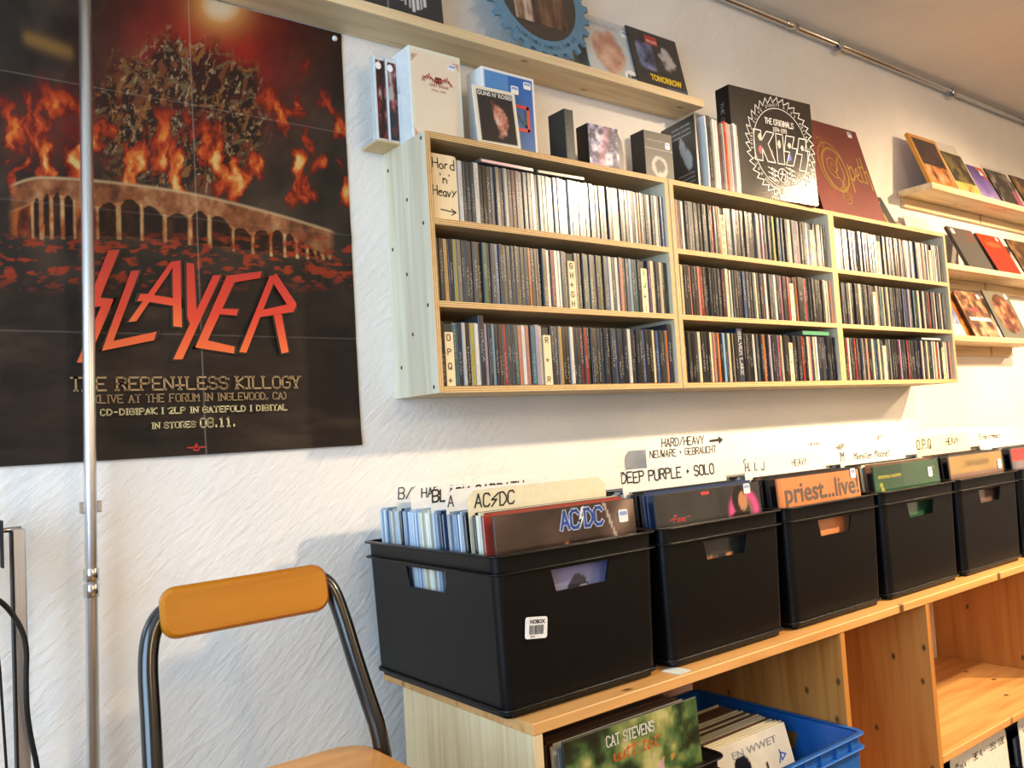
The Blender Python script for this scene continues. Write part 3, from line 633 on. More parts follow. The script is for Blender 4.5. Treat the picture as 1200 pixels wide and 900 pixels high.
# remaining cases as one mass
V_, F_, CO, GE, MI = [], [], [], [], []
for (x, y, z, kind, base, tilt, yaw) in mass:
    wv = KW[kind]; hh = .139 if kind == 'tall' else CH; mtx = Matrix.Translation((x, y, z)) @ Euler((0, tilt, yaw)).to_matrix().to_4x4()
    dark = float(base.mean()) < .12; cc = np.array([.03, .03, .032]) if dark else .35 * base + .12
    for (a, b, colr, slot) in (((-wv / 2, 0, 0), (wv / 2, CDP, hh), cc, 0), ((-wv / 2 + .0009, -.0011, .0025), (wv / 2 - .0009, -.0001, hh - .002), base, 1)):
        k = len(V_)
        for fx in (0, 1):
            for fy in (0, 1):
                for fz in (0, 1):
                    V_.append(tuple(mtx @ Vector(((a, b)[fx][0], (a, b)[fy][1], (a, b)[fz][2])))); CO.append((*colr, random.random() if slot == 1 and (fx, fy, fz) == (0, 0, 0) else CO[-1][3] if CO else .5)); GE.append((fx, fy, fz))
        F_ += [[k + q for q in f] for f in ((0, 1, 3, 2), (4, 6, 7, 5), (0, 4, 5, 1), (2, 3, 7, 6), (0, 2, 6, 4), (1, 5, 7, 3))]
if V_:
    me = bpy.data.meshes.new('disc_mass'); me.from_pydata(V_, [], F_); me.materials.append(M['spine_mass'])
    a = me.color_attributes.new('Col', 'FLOAT_COLOR', 'POINT'); a.data.foreach_set('color', np.array(CO, np.float32).ravel())
    g = me.attributes.new('Gen', 'FLOAT_VECTOR', 'POINT'); g.data.foreach_set('vector', np.array(GE, np.float32).ravel()); me.update()
    tag(link('compact_disc_cases', me), 'packed rows of disc cases filling the rest of the far plywood cabinets', 'disc cases', None, 'stuff')
# discs lying flat on top of the rows
def flat_cd(x, z, w_, t_, col, lab, yaw=0, d_=.135):
    o = MB().box((-w_ / 2, 0, 0), (w_ / 2, d_, t_), 0, .001).build('compact_disc_case', M['case'], None, (x, -.156, z), (0, 0, yaw)); s = MB().box((-w_ / 2 + .003, -.0006, .0015), (w_ / 2 - .003, 0, t_ - .0015)).build('spine_label', M['spine'], o)
    o.color = hx('555452'); s.color = hx(col); tag(o, lab, 'disc case')
flat_cd(.200, Z0 + .333 + CH + .0018, .140, .0085, 'e2b5b8', 'pale pink disc case lying flat on the top row beside the Hard n Heavy board', .02)
flat_cd(.345, Z0 + .333 + CH + .0018, .130, .008, 'e6d2ae', 'cream disc case lying flat on the top row of the first cabinet', -.03)
flat_cd(CABX[1] + .565, Z0 + .012 + CH + .0018, .130, .0125, '4f9a72', 'green disc box lying flat on the bottom row of the middle cabinet')
flat_cd(CABX[2] + .53, Z0 + .012 + CH + .0018, .125, .0085, 'd8d6d0', 'silver disc case lying flat on the bottom row next to the pine shelves')

# ================================================================== WALL SHELVES
def wall_shelf(x0, x1, z, d, t, lab, brk):
    s = empty('wall_shelf', (x0, 0, z)); tag(s, lab, 'shelf', 'pine wall shelves')
    MB().box((0, -d, -t), (x1 - x0, -.002, 0), 0, .0012).build('board', M['shelfpine'], s)
    if brk: MB().box((.02, -.014, -t - .034), (x1 - x0 - .02, -.001, -t), 0, .001).build('rail', M['shelfpine'], s)
wall_shelf(-.95, .905, Z0 + .757, .105, .021, 'long pine shelf high on the wall over the plywood cabinets', False)
wall_shelf(2.06, 3.30, Z0 + .690, .125, .022, 'topmost of the three pine record shelves', True)
wall_shelf(2.045, 3.30, Z0 + .415, .125, .020, 'pine record shelf between the topmost and the lowest of three', True)
wall_shelf(2.045, 2.86, Z0 + .165, .125, .020, 'lowest of the three pine record shelves', True)

# ================================================================== COVERS, BOXES AND RECORDS ON THE SHELVES
WH = M['whiteplastic']
def price_tag(parent, x, z, w_=.022, h_=.016, y=-.0007):
    s = MB(); plate(s, [(x + a, z + b) for a, b in rrect(-w_ / 2, w_ / 2, -h_ / 2, h_ / 2, .003, 3)], y, y + .0006); p = s.build('price_sticker', WH, parent)
    mb = MB(); mb.add([(x - w_ * .4, y - .0003, z + h_ * .05), (x + w_ * .4, y - .0003, z + h_ * .05), (x + w_ * .4, y - .0003, z + h_ * .36), (x - w_ * .4, y - .0003, z + h_ * .36)], [(0, 1, 2, 3)]); mb.build('printed_band', plain('8fa6d8', .5), p)
def cover_item(name, lab, cat, xl, y, z, w_, h_, t_, painter, side='2a2a2a', lean=0.0, yaw=0.0, n=30, group=None, mat=None, chamfer=.0012, spinecol=None):
    """an upright box or sleeve: origin at its bottom front left corner; lean tips the top back"""
    o = empty(name, (xl, y, z), (-lean, 0, yaw)); tag(o, lab, cat, group)
    MB().box((0, 0, 0), (w_, t_, h_), 0, min(chamfer, t_ * .3)).build('sleeve' if t_ < .012 else 'box', plain(side, .35), o)
    grid_print('cover_print', w_ - .0016, h_ - .0016, painter, o, -.0003, .0008, .0008, n, mat)
    return o
TOP = Z0 + .5
# thin ledge strip under the two spines at the end of the first cabinet
m = MB().box((-.050, -.070, 0), (.0, -.004, .004), 0, .0008).build('ledge_strip', M['birch_in'], None, (0, 0, TOP)); tag(m, 'thin plywood strip jutting out past the cabinet end under two red spines', 'board')
for k, x in enumerate((-.048, -.0215)):
    o = empty('video_case', (x, -.066, TOP + .004)); tag(o, ['slim red and black case at the very end over the cabinet edge', 'slim red and black case squeezed against the big white box'][k], 'case', 'red and black slim cases on the ledge strip')
    MB().box((0, 0, 0), (.0245, .018, .172), 0, .0015).build('case', plain('d9dbd8', .25), o)
    grid_print('spine_print', .019, .158, lambda U, V: cramp(np.clip(fbm(U * 3, V * 7, 5 + k) * 1.7 - .35 - (V < .35) * .3 * (1 - U), 0, 1), [(0, '120e0e'), (.35, '2a1412'), (.6, '8c1f24'), (.85, 'a8a49a')]), o, -.0006, .004, .004, 10)
    mb = MB(); plate(mb, [(.0095 + .0065 * math.cos(2 * math.pi * j / 12), .150 + .0075 * math.sin(2 * math.pi * j / 12)) for j in range(12)], -.0012, -.0006); mb.build('round_sticker', WH, o)
# white box set
def p_white(U, V):
    c = np.tile(hx3('ecdcc2'), (len(U), 1)); c = blend(c, ((np.minimum(U, 1 - U) < .012) | (V > .988)) * 1.0, hx3('e3ead8')); return c
bx = cover_item('boxed_set', 'thick white box with red ornament lettering standing next to two slim red cases', 'box', .003, -.115, TOP, .122, .187, .085, p_white, 'e9edea', n=12)
redm = plain('b5302c', .5)
mb = MB()
for k in range(15):
    a = k / 14; cx = .030 + a * .066; cz = .128 + .006 * math.sin(a * math.pi * 3) - .010 * abs(a - .5)
    ribbons(mb, [[(cx - .003, cz - .004), (cx, cz + .005 * (1 + .6 * math.cos(k * 2.1))), (cx + .004, cz - .003), (cx - .002, cz + .002)]], .0011, -.0011)
mb.build('red_ornament', redm, bx)
mb = MB(); ribbons(mb, [[(.060, .123), (.060, .132), (.064, .132), (.064, .123)], [(.067, .123), (.067, .132), (.071, .132), (.071, .123)]], .0028, -.0012); mb.build('red_bars', plain('8f1518', .5), bx)
text_on(bx, 'IIHII IHIIHI', .044, .113, .0055, redm, -.0011, .0009, .046); text_on(bx, 'IIIHII IIHII', .048, .104, .0035, redm, -.0011, .0006, .036)
for (cx, cz, sx, sz) in ((.006, .170, 1, -1), (.116, .170, -1, -1), (.006, .006, 1, 1)):
    mb = MB(); ribbons(mb, [[(cx, cz + sz * .014), (cx, cz), (cx + sx * .013, cz)], [(cx + sx * .004, cz + sz * .009), (cx + sx * .003, cz + sz * .003), (cx + sx * .009, cz + sz * .004)]], .0013, -.0011); mb.build('corner_ornament', plain('cf7a6c', .5), bx)
price_tag(bx, .100, .160, .018, .013, -.0012)
for z_, t_ in ((.112, 'IHII'), (.104, 'IIHII')):
    pol, xe = strokes(t_, 0, 0, .0062); mb = MB(); ribbons(mb, [[(a * .030 / xe + .02, b + z_) for a, b in p] for p in pol], .0009, 0); o = mb.build('spine_lettering', plain('6a6a6a'), bx); o.rotation_euler = (0, 0, math.radians(-90)); o.location = (-.0006, .085, 0)
# black card with a reddish figure-like smear, white border
def p_band(U, V):
    c = np.tile(hx3('2b2624'), (len(U), 1)); d = ((U - .5 - .12 * np.sin(V * 5)) / .2) ** 2 + ((V - .45) / .38) ** 2
    m_ = (1 - smooth(d + (fbm(U * 6, V * 6, 4) - .5) * 1.6, .4, .8)); c = blend(c, m_ * .9, cramp(fbm(U * 9, V * 9, 8), [(.3, '7d3a2c'), (.6, 'd08a72'), (.8, 'e8d8c8')]))
    return blend(c, ((np.minimum(U, 1 - U) < .06) | (np.minimum(V, 1 - V) < .05)) * 1.0, hx3('e8dfc9'))
bb = cover_item('picture_card', 'black picture card with white border leaning on the blue box', 'card', .135, -.150, TOP, .105, .128, .004, p_band, 'e8dfc9', .10, -.05, 34)
font_text(bb, "GUNS N' ROSES", .010, .108, .0125, plain('e8e4da'), -.0008, .085, .0003)
def p_blue(U, V):
    c = np.tile(hx3('0d62b4'), (len(U), 1)); c = blend(c, smooth(V, .2, .9) * (U < .5) * .45, hx3('6fb0e0')); c = blend(c, (np.abs(U - .55) < .1) * (V < .4) * .35, hx3('9ac4e8'))
    c = blend(c, (U > .86) * (V < .45) * .4, hx3('1b5fa8'))
    return blend(c, ((np.minimum(U, 1 - U) < .035) | (np.minimum(V, 1 - V) < .03)) * 1.0, hx3('f0efec'))
bl = cover_item('boxed_set', 'bright blue box with white edges standing behind the black picture card', 'box', .176, -.118, TOP, .140, .182, .055, p_blue, 'f0f0ee', n=40, mat=M['pmatte'])
mb = MB(); ribbons(mb, [[(.060, .062), (.060, .112)], [(.052, .112), (.118, .112), (.118, .062), (.052, .062)]], .0075, -.0010); mb.build('red_numeral_frame', plain('d8322c', .4), bl)
mb = MB(); ribbons(mb, [[(.078, .106), (.112, .070)], [(.112, .104), (.112, .070)]], .005, -.0013); mb.build('dark_diagonal', plain('3a4a3c', .4), bl)
price_tag(bl, .120, .162, .020, .016, -.001); price_tag(bl, .085, .146, .020, .018, -.001)
# dark book seen on its spine, turned
o = cover_item('book', 'small dark book turned edge-on beside the blue box', 'book', .372, -.148, TOP, .026, .118, .055, blotchy(['20262a', '2d353a'], 3, 2), '242a2c', 0, 0, 10, mat=M['pmatte']); text_on(o, 'IIHIIIHII', .010, .02, .008, plain('8a8f88'), -.0008, .0009, .07).rotation_euler = (0, math.radians(-90), 0)
o.children[-1].location = (.030, 0, 0)
# box set with blotchy violet figures and curved corner
def p_skel(U, V):
    c = cramp(np.clip(fbm(U * 7, V * 7, 12) * 1.8 - .4, 0, 1), [(0, '18161f'), (.35, '3a3550'), (.55, '7f7aa8'), (.75, 'cfc8d8'), (1, 'f0e6e0')]); return blend(c, (np.exp(-((U - .35 - V * .3) / .1) ** 2)) * .6, hx3('b86a78'))
o = cover_item('boxed_set', 'short black box with pale violet blotched front, next to the edge-on dark book', 'box', .437, -.150, TOP, .092, .097, .040, p_skel, '121214', 0, -.03, 30, mat=M['pmatte'])
text_on(o, 'IHIIHI', .004, .084, .006, plain('c4c0cc'), -.0009, .0009, .03)
mb = MB(); plate(mb, [(.092 + .0 , .002), (.106, .002), (.108, .04), (.104, .07), (.092, .088)], .002, .05); mb.build('side_flap', plain('16161a', .4), o)
# black box with pale oval
def p_skull(U, V):
    c = np.tile(hx3('191a1c'), (len(U), 1)); d = ((U - .5) / .3) ** 2 + ((V - .25) / .26) ** 2; c = blend(c, (1 - smooth(np.abs(d - .6) + (fbm(U * 8, V * 8, 3) - .5) * .6, .15, .4)) * .8, hx3('b9b6ae')); c = blend(c, (np.abs(V - .62) < .012) * .7, hx3('8a8880')); return c
o = cover_item('boxed_set', 'black box with a pale oval emblem at the joint of two cabinets', 'box', .617, -.150, TOP, .095, .113, .045, p_skull, '15171a', 0, -.03, 34, mat=M['pmatte'])
font_text(o, 'mnunmnmnu', .010, .088, .010, plain('c8c4ba'), -.0008, .062); price_tag(o, .078, .083, .015, .016)
# black book with pale blotch, angled
def p_lou(U, V):
    c = np.tile(hx3('222426'), (len(U), 1)); d = ((U - .70 - .1 * np.sin(V * 6)) / .15) ** 2 + ((V - .52) / .28) ** 2
    return blend(c, (1 - smooth(d + (fbm(U * 7, V * 7, 17) - .5) * 1.4, .4, .8)) * .9, hx3('b4c0c4'))
o = cover_item('book', 'black hardback with pale blotch, cover facing the short black boxes', 'book', .826, -.020, TOP, .130, .186, .008, p_lou, '1a1b1d', 0, math.radians(-99), 40)
for k, t in enumerate(('munmnu mun nmun', 'nmunm unmnu', 'mnum nmumn')): font_text(o, t, .045, .165 - k * .012, .010, plain('cfd2d0'), -.0008, .070)
for k in range(3): font_text(o, ['munmnu', 'nmunm', 'mnumn'][k], .060, .040 - k * .011, .009, plain('b8bcba'), -.0008, .06)
# upright records / boxed singles between the book and the black box
xx = .838
for k, (c_, t_, h_, lab) in enumerate([('e8e6e2', .006, .186, 'white'), ('16181b', .014, .188, 'black'), ('8f8a7c', .007, .178, 'grey-brown'), ('e4e0d8', .009, .183, 'white with dark top'), ('ded8ce', .010, .182, 'off-white'), ('6f2a28', .006, .172, 'maroon'),
                                       ('54524e', .008, .176, 'grey'), ('a9a79e', .008, .178, 'stone grey'), ('c33a30', .008, .185, 'bright red'), ('e5a57e', .009, .183, 'peach'), ('b8b2c4', .008, .181, 'lavender'), ('74706c', .011, .180, 'mid grey'), ('f4f2ee', .009, .186, 'brilliant white'), ('c9c4ba', .006, .184, 'pale stone')]):
    o = MB().box((0, 0, 0), (t_, .125, h_), 0, .0012).build('record_sleeve', M['sleeve'], None, (xx, -.155, TOP)); o.color = hx(c_)
    MB().box((t_ * .2, -.0008, .02), (t_ * .8, 0, h_ - .03)).build('spine_label', M['spine'], o).color = tuple(np.clip(np.array(hx(c_)) * 1.1, 0, 1))
    tag(o, f'{lab} spine among the upright sleeves beside the black sawtooth-ring box', 'record', 'upright sleeves on top of the cabinet'); xx += t_ + .0008
# big black box with sawtooth ring
kb = cover_item('boxed_set', 'big glossy black box with white sawtooth ring emblem standing on the middle cabinet', 'box', .952, -.150, TOP, .330, .292, .048, solid('0d0d0f'), '0b0b0c', 0, math.radians(-4.5), 6, None, plain('0b0b0d', .2, 0, .5, .7), .002)
wm = plain('d6d6d4', .3)
kx, kz, kr = .190, .146, .118
mb = MB(); n = 64
for r in (kr * .93,): ribbons(mb, [[(kx + r * math.cos(2 * math.pi * i / n), kz + r * math.sin(2 * math.pi * i / n)) for i in range(n + 1)]], .0022, -.0012)
tooth = []
for i in range(36):
    a = 2 * math.pi * i / 36; tooth += [(kx + kr * 1.06 * math.cos(a), kz + kr * 1.06 * math.sin(a)), (kx + kr * 1.20 * math.cos(a + .02), kz + kr * 1.20 * math.sin(a + .02))]
tooth.append(tooth[0]); ribbons(mb, [tooth], .0026, -.0012); mb.build('sawtooth_ring', wm, kb)
mb = MB()
for wi, wd_ in enumerate(('ALIVE', 'DYNASTY', 'KISS', 'HOTTER', 'THAN', 'HELL', 'LOVE GUN', 'DESTROYER', 'ROCK', 'DOUBLE')):
    for ci_, ch in enumerate(wd_):
        a = math.radians(150 - wi * 36 - ci_ * 30 / len(wd_)); pol, _ = strokes(ch, -.003, -.003, .0072)
        ca, sa = math.cos(a - math.pi / 2), math.sin(a - math.pi / 2); r = kr * 1.0
        ribbons(mb, [[(kx + r * math.cos(a) + px * ca - pz * sa, kz + r * math.sin(a) + px * sa + pz * ca) for px, pz in p] for p in pol], .0012, -.0012)
mb.build('ring_lettering', wm, kb)
text_on(kb, 'THE ORIGINALS', kx, kz + .062, .015, wm, -.0012, .0030, .118, True, gap=.2); text_on(kb, '1974-1979', kx, kz + .044, .011, wm, -.0012, .0020, .058, True)
mb = MB(); B = []
B.append([(-.098, .035), (-.072, .035), (-.072, .010), (-.052, .035), (-.024, .035), (-.048, .004), (-.026, -.040), (-.054, -.040), (-.070, -.010), (-.072, -.040), (-.098, -.040), (-.098, .035)])
B.append([(-.018, .035), (.008, .035), (.008, -.040), (-.018, -.040), (-.018, .035)])
B.append([(.020, .035), (.052, .035), (.040, .006), (.060, .006), (.040, -.040), (.014, -.040), (.030, -.006), (.010, -.006), (.020, .035)])
B.append([(.070, .035), (.100, .035), (.090, .006), (.108, .006), (.088, -.048), (.062, -.048), (.078, -.006), (.058, -.006), (.070, .035)])
fills = ['1a1216', '16161c', '14161f', '141414']
for k, pl in enumerate(B):
    pl = [(x * 1.1, z * 1.1) for x, z in pl]; f = MB(); f.add([(kx + x, -.0011, kz + z) for x, z in pl[:-1]], [list(range(len(pl) - 1))]); f.build('logo_letter', plain(fills[k], .25), kb)
    ribbons(mb, [[(kx + x, kz + z) for x, z in pl]], .0030, -.0014)
mb.build('logo_outline', wm, kb)
for (cx, cz, rx, rz, c_) in ((-.085, -.015, .008, .012, 'c23a4a'), (-.084, .02, .007, .010, 'd8b8a8'), (-.008, .010, .006, .012, 'e0c4b0'), (.030, -.022, .008, .010, '4a62c0'), (.034, .012, .007, .008, 'd8c0b4'), (.088, .012, .006, .008, 'd0c8c0'), (-.040, -.02, .005, .012, '8a2430')):
    f = MB(); f.add([(kx + cx + rx * math.cos(2 * math.pi * j / 10) * (1 + .2 * math.sin(j * 3)), -.0013, kz + cz + rz * math.sin(2 * math.pi * j / 10)) for j in range(10)], [list(range(10))]); f.build('colour_patch', plain(c_, .3), kb)
mb = MB(); ribbons(mb, [[(kx - .003 + .019 * math.cos(2 * math.pi * i / 28), kz - .076 + .019 * math.sin(2 * math.pi * i / 28)) for i in range(29)]], .0026, -.0012)
ribbons(mb, [[(kx - .013, kz - .072), (kx + .008, kz - .072), (kx + .006, kz - .087), (kx + .001, kz - .086)], [(kx - .004, kz - .062), (kx - .004, kz - .074), (kx - .012, kz - .088)]], .0034, -.0012); mb.build('round_emblem', wm, kb)
mb = MB()
for sx in (-1, 1):
    for j in range(3):
        x0 = kx + sx * .036 - .004; z0 = kz - .060 - j * .013 + sx * .004
        ribbons(mb, [[(x0 - .020, z0 + .005), (x0 - .004, z0 + .001), (x0 - .006, z0 + .005), (x0 + .018, z0 - .004), (x0 + .004, z0 - .002), (x0 + .006, z0 - .006), (x0 - .010, z0 + .001)]], .0022, -.0012)
mb.build('lightning_marks', wm, kb)
pol, xe = strokes('THE ORIGINALS', 0, 0, .010); mb = MB(); ribbons(mb, [[(b, .02 + .13 * (1 - a / xe) + .10) for a, b in p] for p in pol], .0016, 0); o = mb.build('spine_lettering', plain('8c8c8a'), kb); o.rotation_euler = (0, 0, math.radians(-90)); o.location = (-.0008, .030, 0)
# maroon gatefold with gold script
ob = cover_item('record_box', 'maroon record box with gold script leaning back on the wall beside the black sawtooth box', 'box', 1.345, -.152, TOP, .325, .318, .022, blotchy(['5c241f', '6e2c25', '78332a'], 5, 6, .6), '3a1512', .235, -.02, 16, None, M['pmatte'])
gm = plain('b0924c', .35, .25)
def spiral(cx, cz, r0, r1, turns, n=60, ph=0): return [(cx + (r0 + (r1 - r0) * i / n) * math.cos(ph + 2 * math.pi * turns * i / n), cz + (r0 + (r1 - r0) * i / n) * 1.15 * math.sin(ph + 2 * math.pi * turns * i / n)) for i in range(n + 1)]
mb = MB()
el = [(.120 + .060 * math.cos(2 * math.pi * i / 48), .165 + .072 * math.sin(2 * math.pi * i / 48)) for i in range(49)]
ribbons(mb, [el], .009, -.0010); ribbons(mb, [[(.112 + .068 * math.cos(2 * math.pi * i / 48 + .5), .172 + .084 * math.sin(2 * math.pi * i / 48 + .5)) for i in range(30)]], .004, -.0011)
ribbons(mb, [spiral(.112, .175, .004, .034, 1.8), spiral(.135, .076, .003, .028, 2.2, ph=1.2), spiral(.085, .250, .002, .018, 1.4)], .0036, -.0012); ribbons(mb, [[(.150, .105), (.118, .150), (.148, .212), (.160, .150), (.128, .108)]], .004, -.0013)
for pl in ([(.196, .195), (.190, .100)], [(.192, .175), (.212, .190), (.222, .160), (.205, .140), (.194, .148)], [(.228, .158), (.246, .166), (.240, .186), (.230, .180), (.232, .145), (.250, .140)], [(.262, .225), (.258, .145), (.272, .140)], [(.252, .192), (.274, .196)], [(.280, .230), (.280, .138)], [(.280, .175), (.296, .186), (.300, .120)]): ribbons(mb, [pl], .0055, -.0012)
gs = mb.build('gold_script', gm, ob); gs.location = (.012, 0, -.012); price_tag(ob, .280, .298, .022, .020, -.001)
# small sleeves at the end
def p_gold(U, V):
    c = np.tile(hx3('4e5357'), (len(U), 1)); return blend(c, (np.abs(((U - .05) / .6) ** 2 + ((V - .35) / .55) ** 2 - .8) < .18) * .9, hx3('c9a047'))
o = cover_item('record_sleeve', 'grey single sleeve with gold arc leaning behind the maroon box', 'record', 1.725, -.110, TOP, .125, .140, .004, p_gold, '4e5357', .42, 0, 24); price_tag(o, .085, .118, .018, .016)
o = cover_item('record_sleeve', 'low reddish brown sleeve lying back against the wall at the cabinet end', 'record', 1.87, -.085, TOP, .170, .110, .004, blotchy(['5a2c26', '8a4a3c', 'a8683c'], 7, 9), '5a2c26', .80, 0, 24); price_tag(o, .150, .088, .020, .016)
o = cover_item('greeting_card', 'pale paper card with faint grey print behind the cabinet end, above the middle pine shelf', 'card', 2.06, -.050, Z0 + .415, .165, .190, .002, lambda U, V: blend(np.tile(hx3('efe9da'), (len(U), 1)), smooth(fbm(U * 5, V * 5, 19), .58, .72) * .5, hx3('a8a298')), 'efe9da', .18, 0, 26)

# ---- on the long upper shelf
US = Z0 + .757
def p_dark(U, V): return blend(np.tile(hx3('2a2a2c'), (len(U), 1)), (np.abs(U - .36) < .008) * 1.0, hx3('777777'))
o = cover_item('boxed_set', 'black box with pale hand-like print at the high shelf, left of the toothed disc', 'box', -.10, -.095, US, .205, .205, .030, lambda U, V: blend(p_dark(U, V), ((np.abs(((U * 22) % 1) - .5) < .28) * (U > .50) * (U < .82) * (V < .75) * (V > .06 + .2 * np.abs(U - .66) * 3)) * .9, hx3('d8d6d2')), '1c1c1e', .06, 0, 60)
disc = empty('toothed_disc', (.392, -.085, US), (-.14, 0, 0)); tag(disc, 'blue toothed picture disc leaning on the wall on the high pine shelf', 'picture disc')
Rd = .158; n = 28; out = []
for i in range(n):
    for f, r in ((0, .90), (.12, 1.0), (.48, 1.0), (.60, .90)):
        a = 2 * math.pi * (i + f) / n; out.append((Rd * r * math.cos(a), Rd + Rd * r * math.sin(a)))
m = MB(); plate(m, out, 0, .006); m.build('toothed_rim', plain('6289a2', .45), disc)
nn = 40; rr_ = Rd * .72
m = MB(); plate(m, [(rr_ * math.cos(2 * math.pi * i / nn), Rd + .004 + rr_ * math.sin(2 * math.pi * i / nn)) for i in range(nn)], -.0012, 0); m.build('label_disc', plain('4a4038', .3), disc)
Uq, Vq = [], []
g = grid_print('centre_picture', rr_ * 1.36, rr_ * 1.36, lambda U, V: cramp(np.clip(fbm(U * 14, V * 1.6, 31) * .7 + fbm(U * 4, V * 4, 3) * .3 + (U < .35) * .25, 0, 1), [(.2, '2a1c14'), (.45, '5e4230'), (.65, '7d5c44'), (.85, 'cbb9a0')]), disc, -.002, -rr_ * .68, Rd + .004 - rr_ * .68, 40)
mb = MB()
for ci_, ch in enumerate('IIIHIIIHII IIHIIII IIHI III'):
    a = math.radians(232 + ci_ * 3.4); pol, _ = strokes(ch, -.003, -.003, .0085); ca, sa = math.cos(a + math.pi / 2), math.sin(a + math.pi / 2); r = Rd * .805
    ribbons(mb, [[(r * math.cos(a) + px * ca - pz * sa, Rd + r * math.sin(a) + px * sa + pz * ca) for px, pz in p] for p in pol], .0016, -.0006)
mb.build('rim_lettering', plain('1a2a3a'), disc)
def p_pale(U, V):
    c = blend(np.tile(hx3('c4ccd0'), (len(U), 1)), smooth(1 - U, .3, .8) * .4, hx3('d8d2c6')); d = ((U - .42) / .34) ** 2 + ((V - .48) / .42) ** 2
    return blend(c, (1 - smooth(d + (fbm(U * 5, V * 5, 2) - .5) * .8, .5, .9)) * .9, cramp(fbm(U * 6, V * 6, 7), [(.3, 'b57a5e'), (.7, 'e2b698')]))
o = cover_item('record_sleeve', 'pale single sleeve with peach blotch right beside the toothed disc', 'record', .545, -.070, US, .182, .182, .004, p_pale, 'c9cdcd', .22, 0, 36)
mb = MB(); plate(mb, [(.140 + .024 * math.cos(2 * math.pi * j / 16), .030 + .018 * math.sin(2 * math.pi * j / 16)) for j in range(16)], -.0010, -.0004); mb.build('round_burst', WH, o); font_text(o, 'JUMP', .122, .024, .014, plain('1a1a1a'), -.0014, .036, .0006, .2)
font_text(o, 'VAN HALEN', .035, .155, .020, plain('b8a8a0'), -.0008, .09); price_tag(o, .155, .155, .03, .02)
def p_tom(U, V):
    c = np.tile(hx3('34322f'), (len(U), 1)); d = (np.abs(U - .28) < .16) * (V > .35) * (V < .8); c = blend(c, d * .8, cramp(fbm(U * 6, V * 6, 11), [(.3, '2a3048'), (.6, '7a84b0'), (.8, 'd8d0cc')]))
    d2 = ((U - .72) / .2) ** 2 + ((V - .6) / .22) ** 2; c = blend(c, (1 - smooth(d2 + (fbm(U * 9, V * 9, 13) - .5) * 2, .3, .8)) * .8, hx3('c8c4c0')); return blend(c, (V < .14) * (U > .55) * .7, hx3('5a6a86'))
o = cover_item('record_sleeve', 'dark single sleeve with yellow word along its foot at the end of the high shelf', 'record', .700, -.075, US, .187, .182, .004, p_tom, '2c2a28', .20, 0, 40)
font_text(o, 'TOMORROW', .050, .036, .024, plain('e0c030'), -.0010, .118, .0012); mb = MB(); mb.add([(.062, -.0008, .145), (.108, -.0008, .145), (.108, -.0008, .170), (.062, -.0008, .170)], [(0, 1, 2, 3)]); mb.build('red_panel', plain('b8403a'), o)
font_text(o, 'mnum', .066, .150, .016, plain('e8d0c8'), -.0012, .038); text_on(o, 'IIII', .07, .010, .012, plain('b83a36'), -.0009, .002)

# ---- on the three shelves at the end
S1, S2, S3 = Z0 + .690, Z0 + .415, Z0 + .165
def framed(inner, fr, t_=.07): 
    def f(U, V):
        c = inner(U, V); return blend(c, ((np.minimum(U, 1 - U) < t_) | (np.minimum(V, 1 - V) < t_ * .9)) * 1.0, hx3(fr))
    return f
def two(a, b, cut, seed):
    fa, fb = blotchy(a, 6, seed), blotchy(b, 6, seed + 3)
    return lambda U, V: np.where((V > cut)[:, None], fa(U, V), fb(U, V))
cover_item('framed_picture', 'orange-edged framed picture at the end of the topmost pine shelf', 'picture', 2.085, -.112, S1, .200, .215, .012, framed(two(['171417', '2a2226', '5a3040'], ['3a1e28', 'c87a3c', 'd8b890'], .42, 15), 'd3923c'), 'cf8f3a', .33, 0, 36)
o = cover_item('record_sleeve', 'dark yellow-green sleeve in clear film beside the orange-edged picture', 'record', 2.285, -.115, S1, .180, .190, .005, framed(two(['1c1a14', '3a3622', '7a6a30'], ['a83040', 'b8b858', 'c0c468'], .24, 25), 'cfc8a8', .05), 'b8b49a', .36, 0, 36)
MB().box((.004, .006, 0), (.19, .0065, .235)).build('film_bag', M['film'], o)
o = cover_item('record_sleeve', 'violet single sleeve with orange corner on the topmost pine shelf', 'record', 2.475, -.110, S1, .165, .165, .004, lambda U, V: blend(cramp(np.clip(1 - V + (fbm(U * 4, V * 4, 5) - .5) * .7, 0, 1), [(0, '4b3a86'), (.6, '7a62b4'), (1, 'a898cc')]), smooth(U + V, 1.52, 1.62), hx3('c8562c')), '6a54a0', .40, 0, 30); price_tag(o, .128, .135, .024, .022)
o = cover_item('record_sleeve', 'black and grey sleeve with pink patch in film, last on the topmost pine shelf', 'record', 2.665, -.108, S1, .190, .172, .005, lambda U, V: blend(blotchy(['171614', '2e2c28', '8a8478'], 6, 41)(U, V), (U > .78) * (V < .5) * .85, hx3('c05a80')), '1c1a18', .38, 0, 34)
MB().box((-.004, .006, 0), (.19, .0065, .195)).build('film_bag', M['film'], o)
cover_item('record_sleeve', 'gold and black sleeve further along the topmost pine shelf', 'record', 2.90, -.108, S1, .185, .18, .005, blotchy(['1a1614', '5a4220', 'b8903c'], 5, 43), '1c1a18', .38, 0, 24)
o = cover_item('record_sleeve', 'plain slate grey record sleeve with small red print on the middle pine shelf', 'record', 2.30, -.118, S2, .195, .180, .012, solid('575654'), '2a2928', .40, 0, 8); price_tag(o, .030, .160, .024, .022); font_text(o, 'munm', .130, .150, .020, plain('b83c34'), -.0008, .05); font_text(o, 'nmum', .140, .128, .016, plain('b83c34'), -.0008, .04)
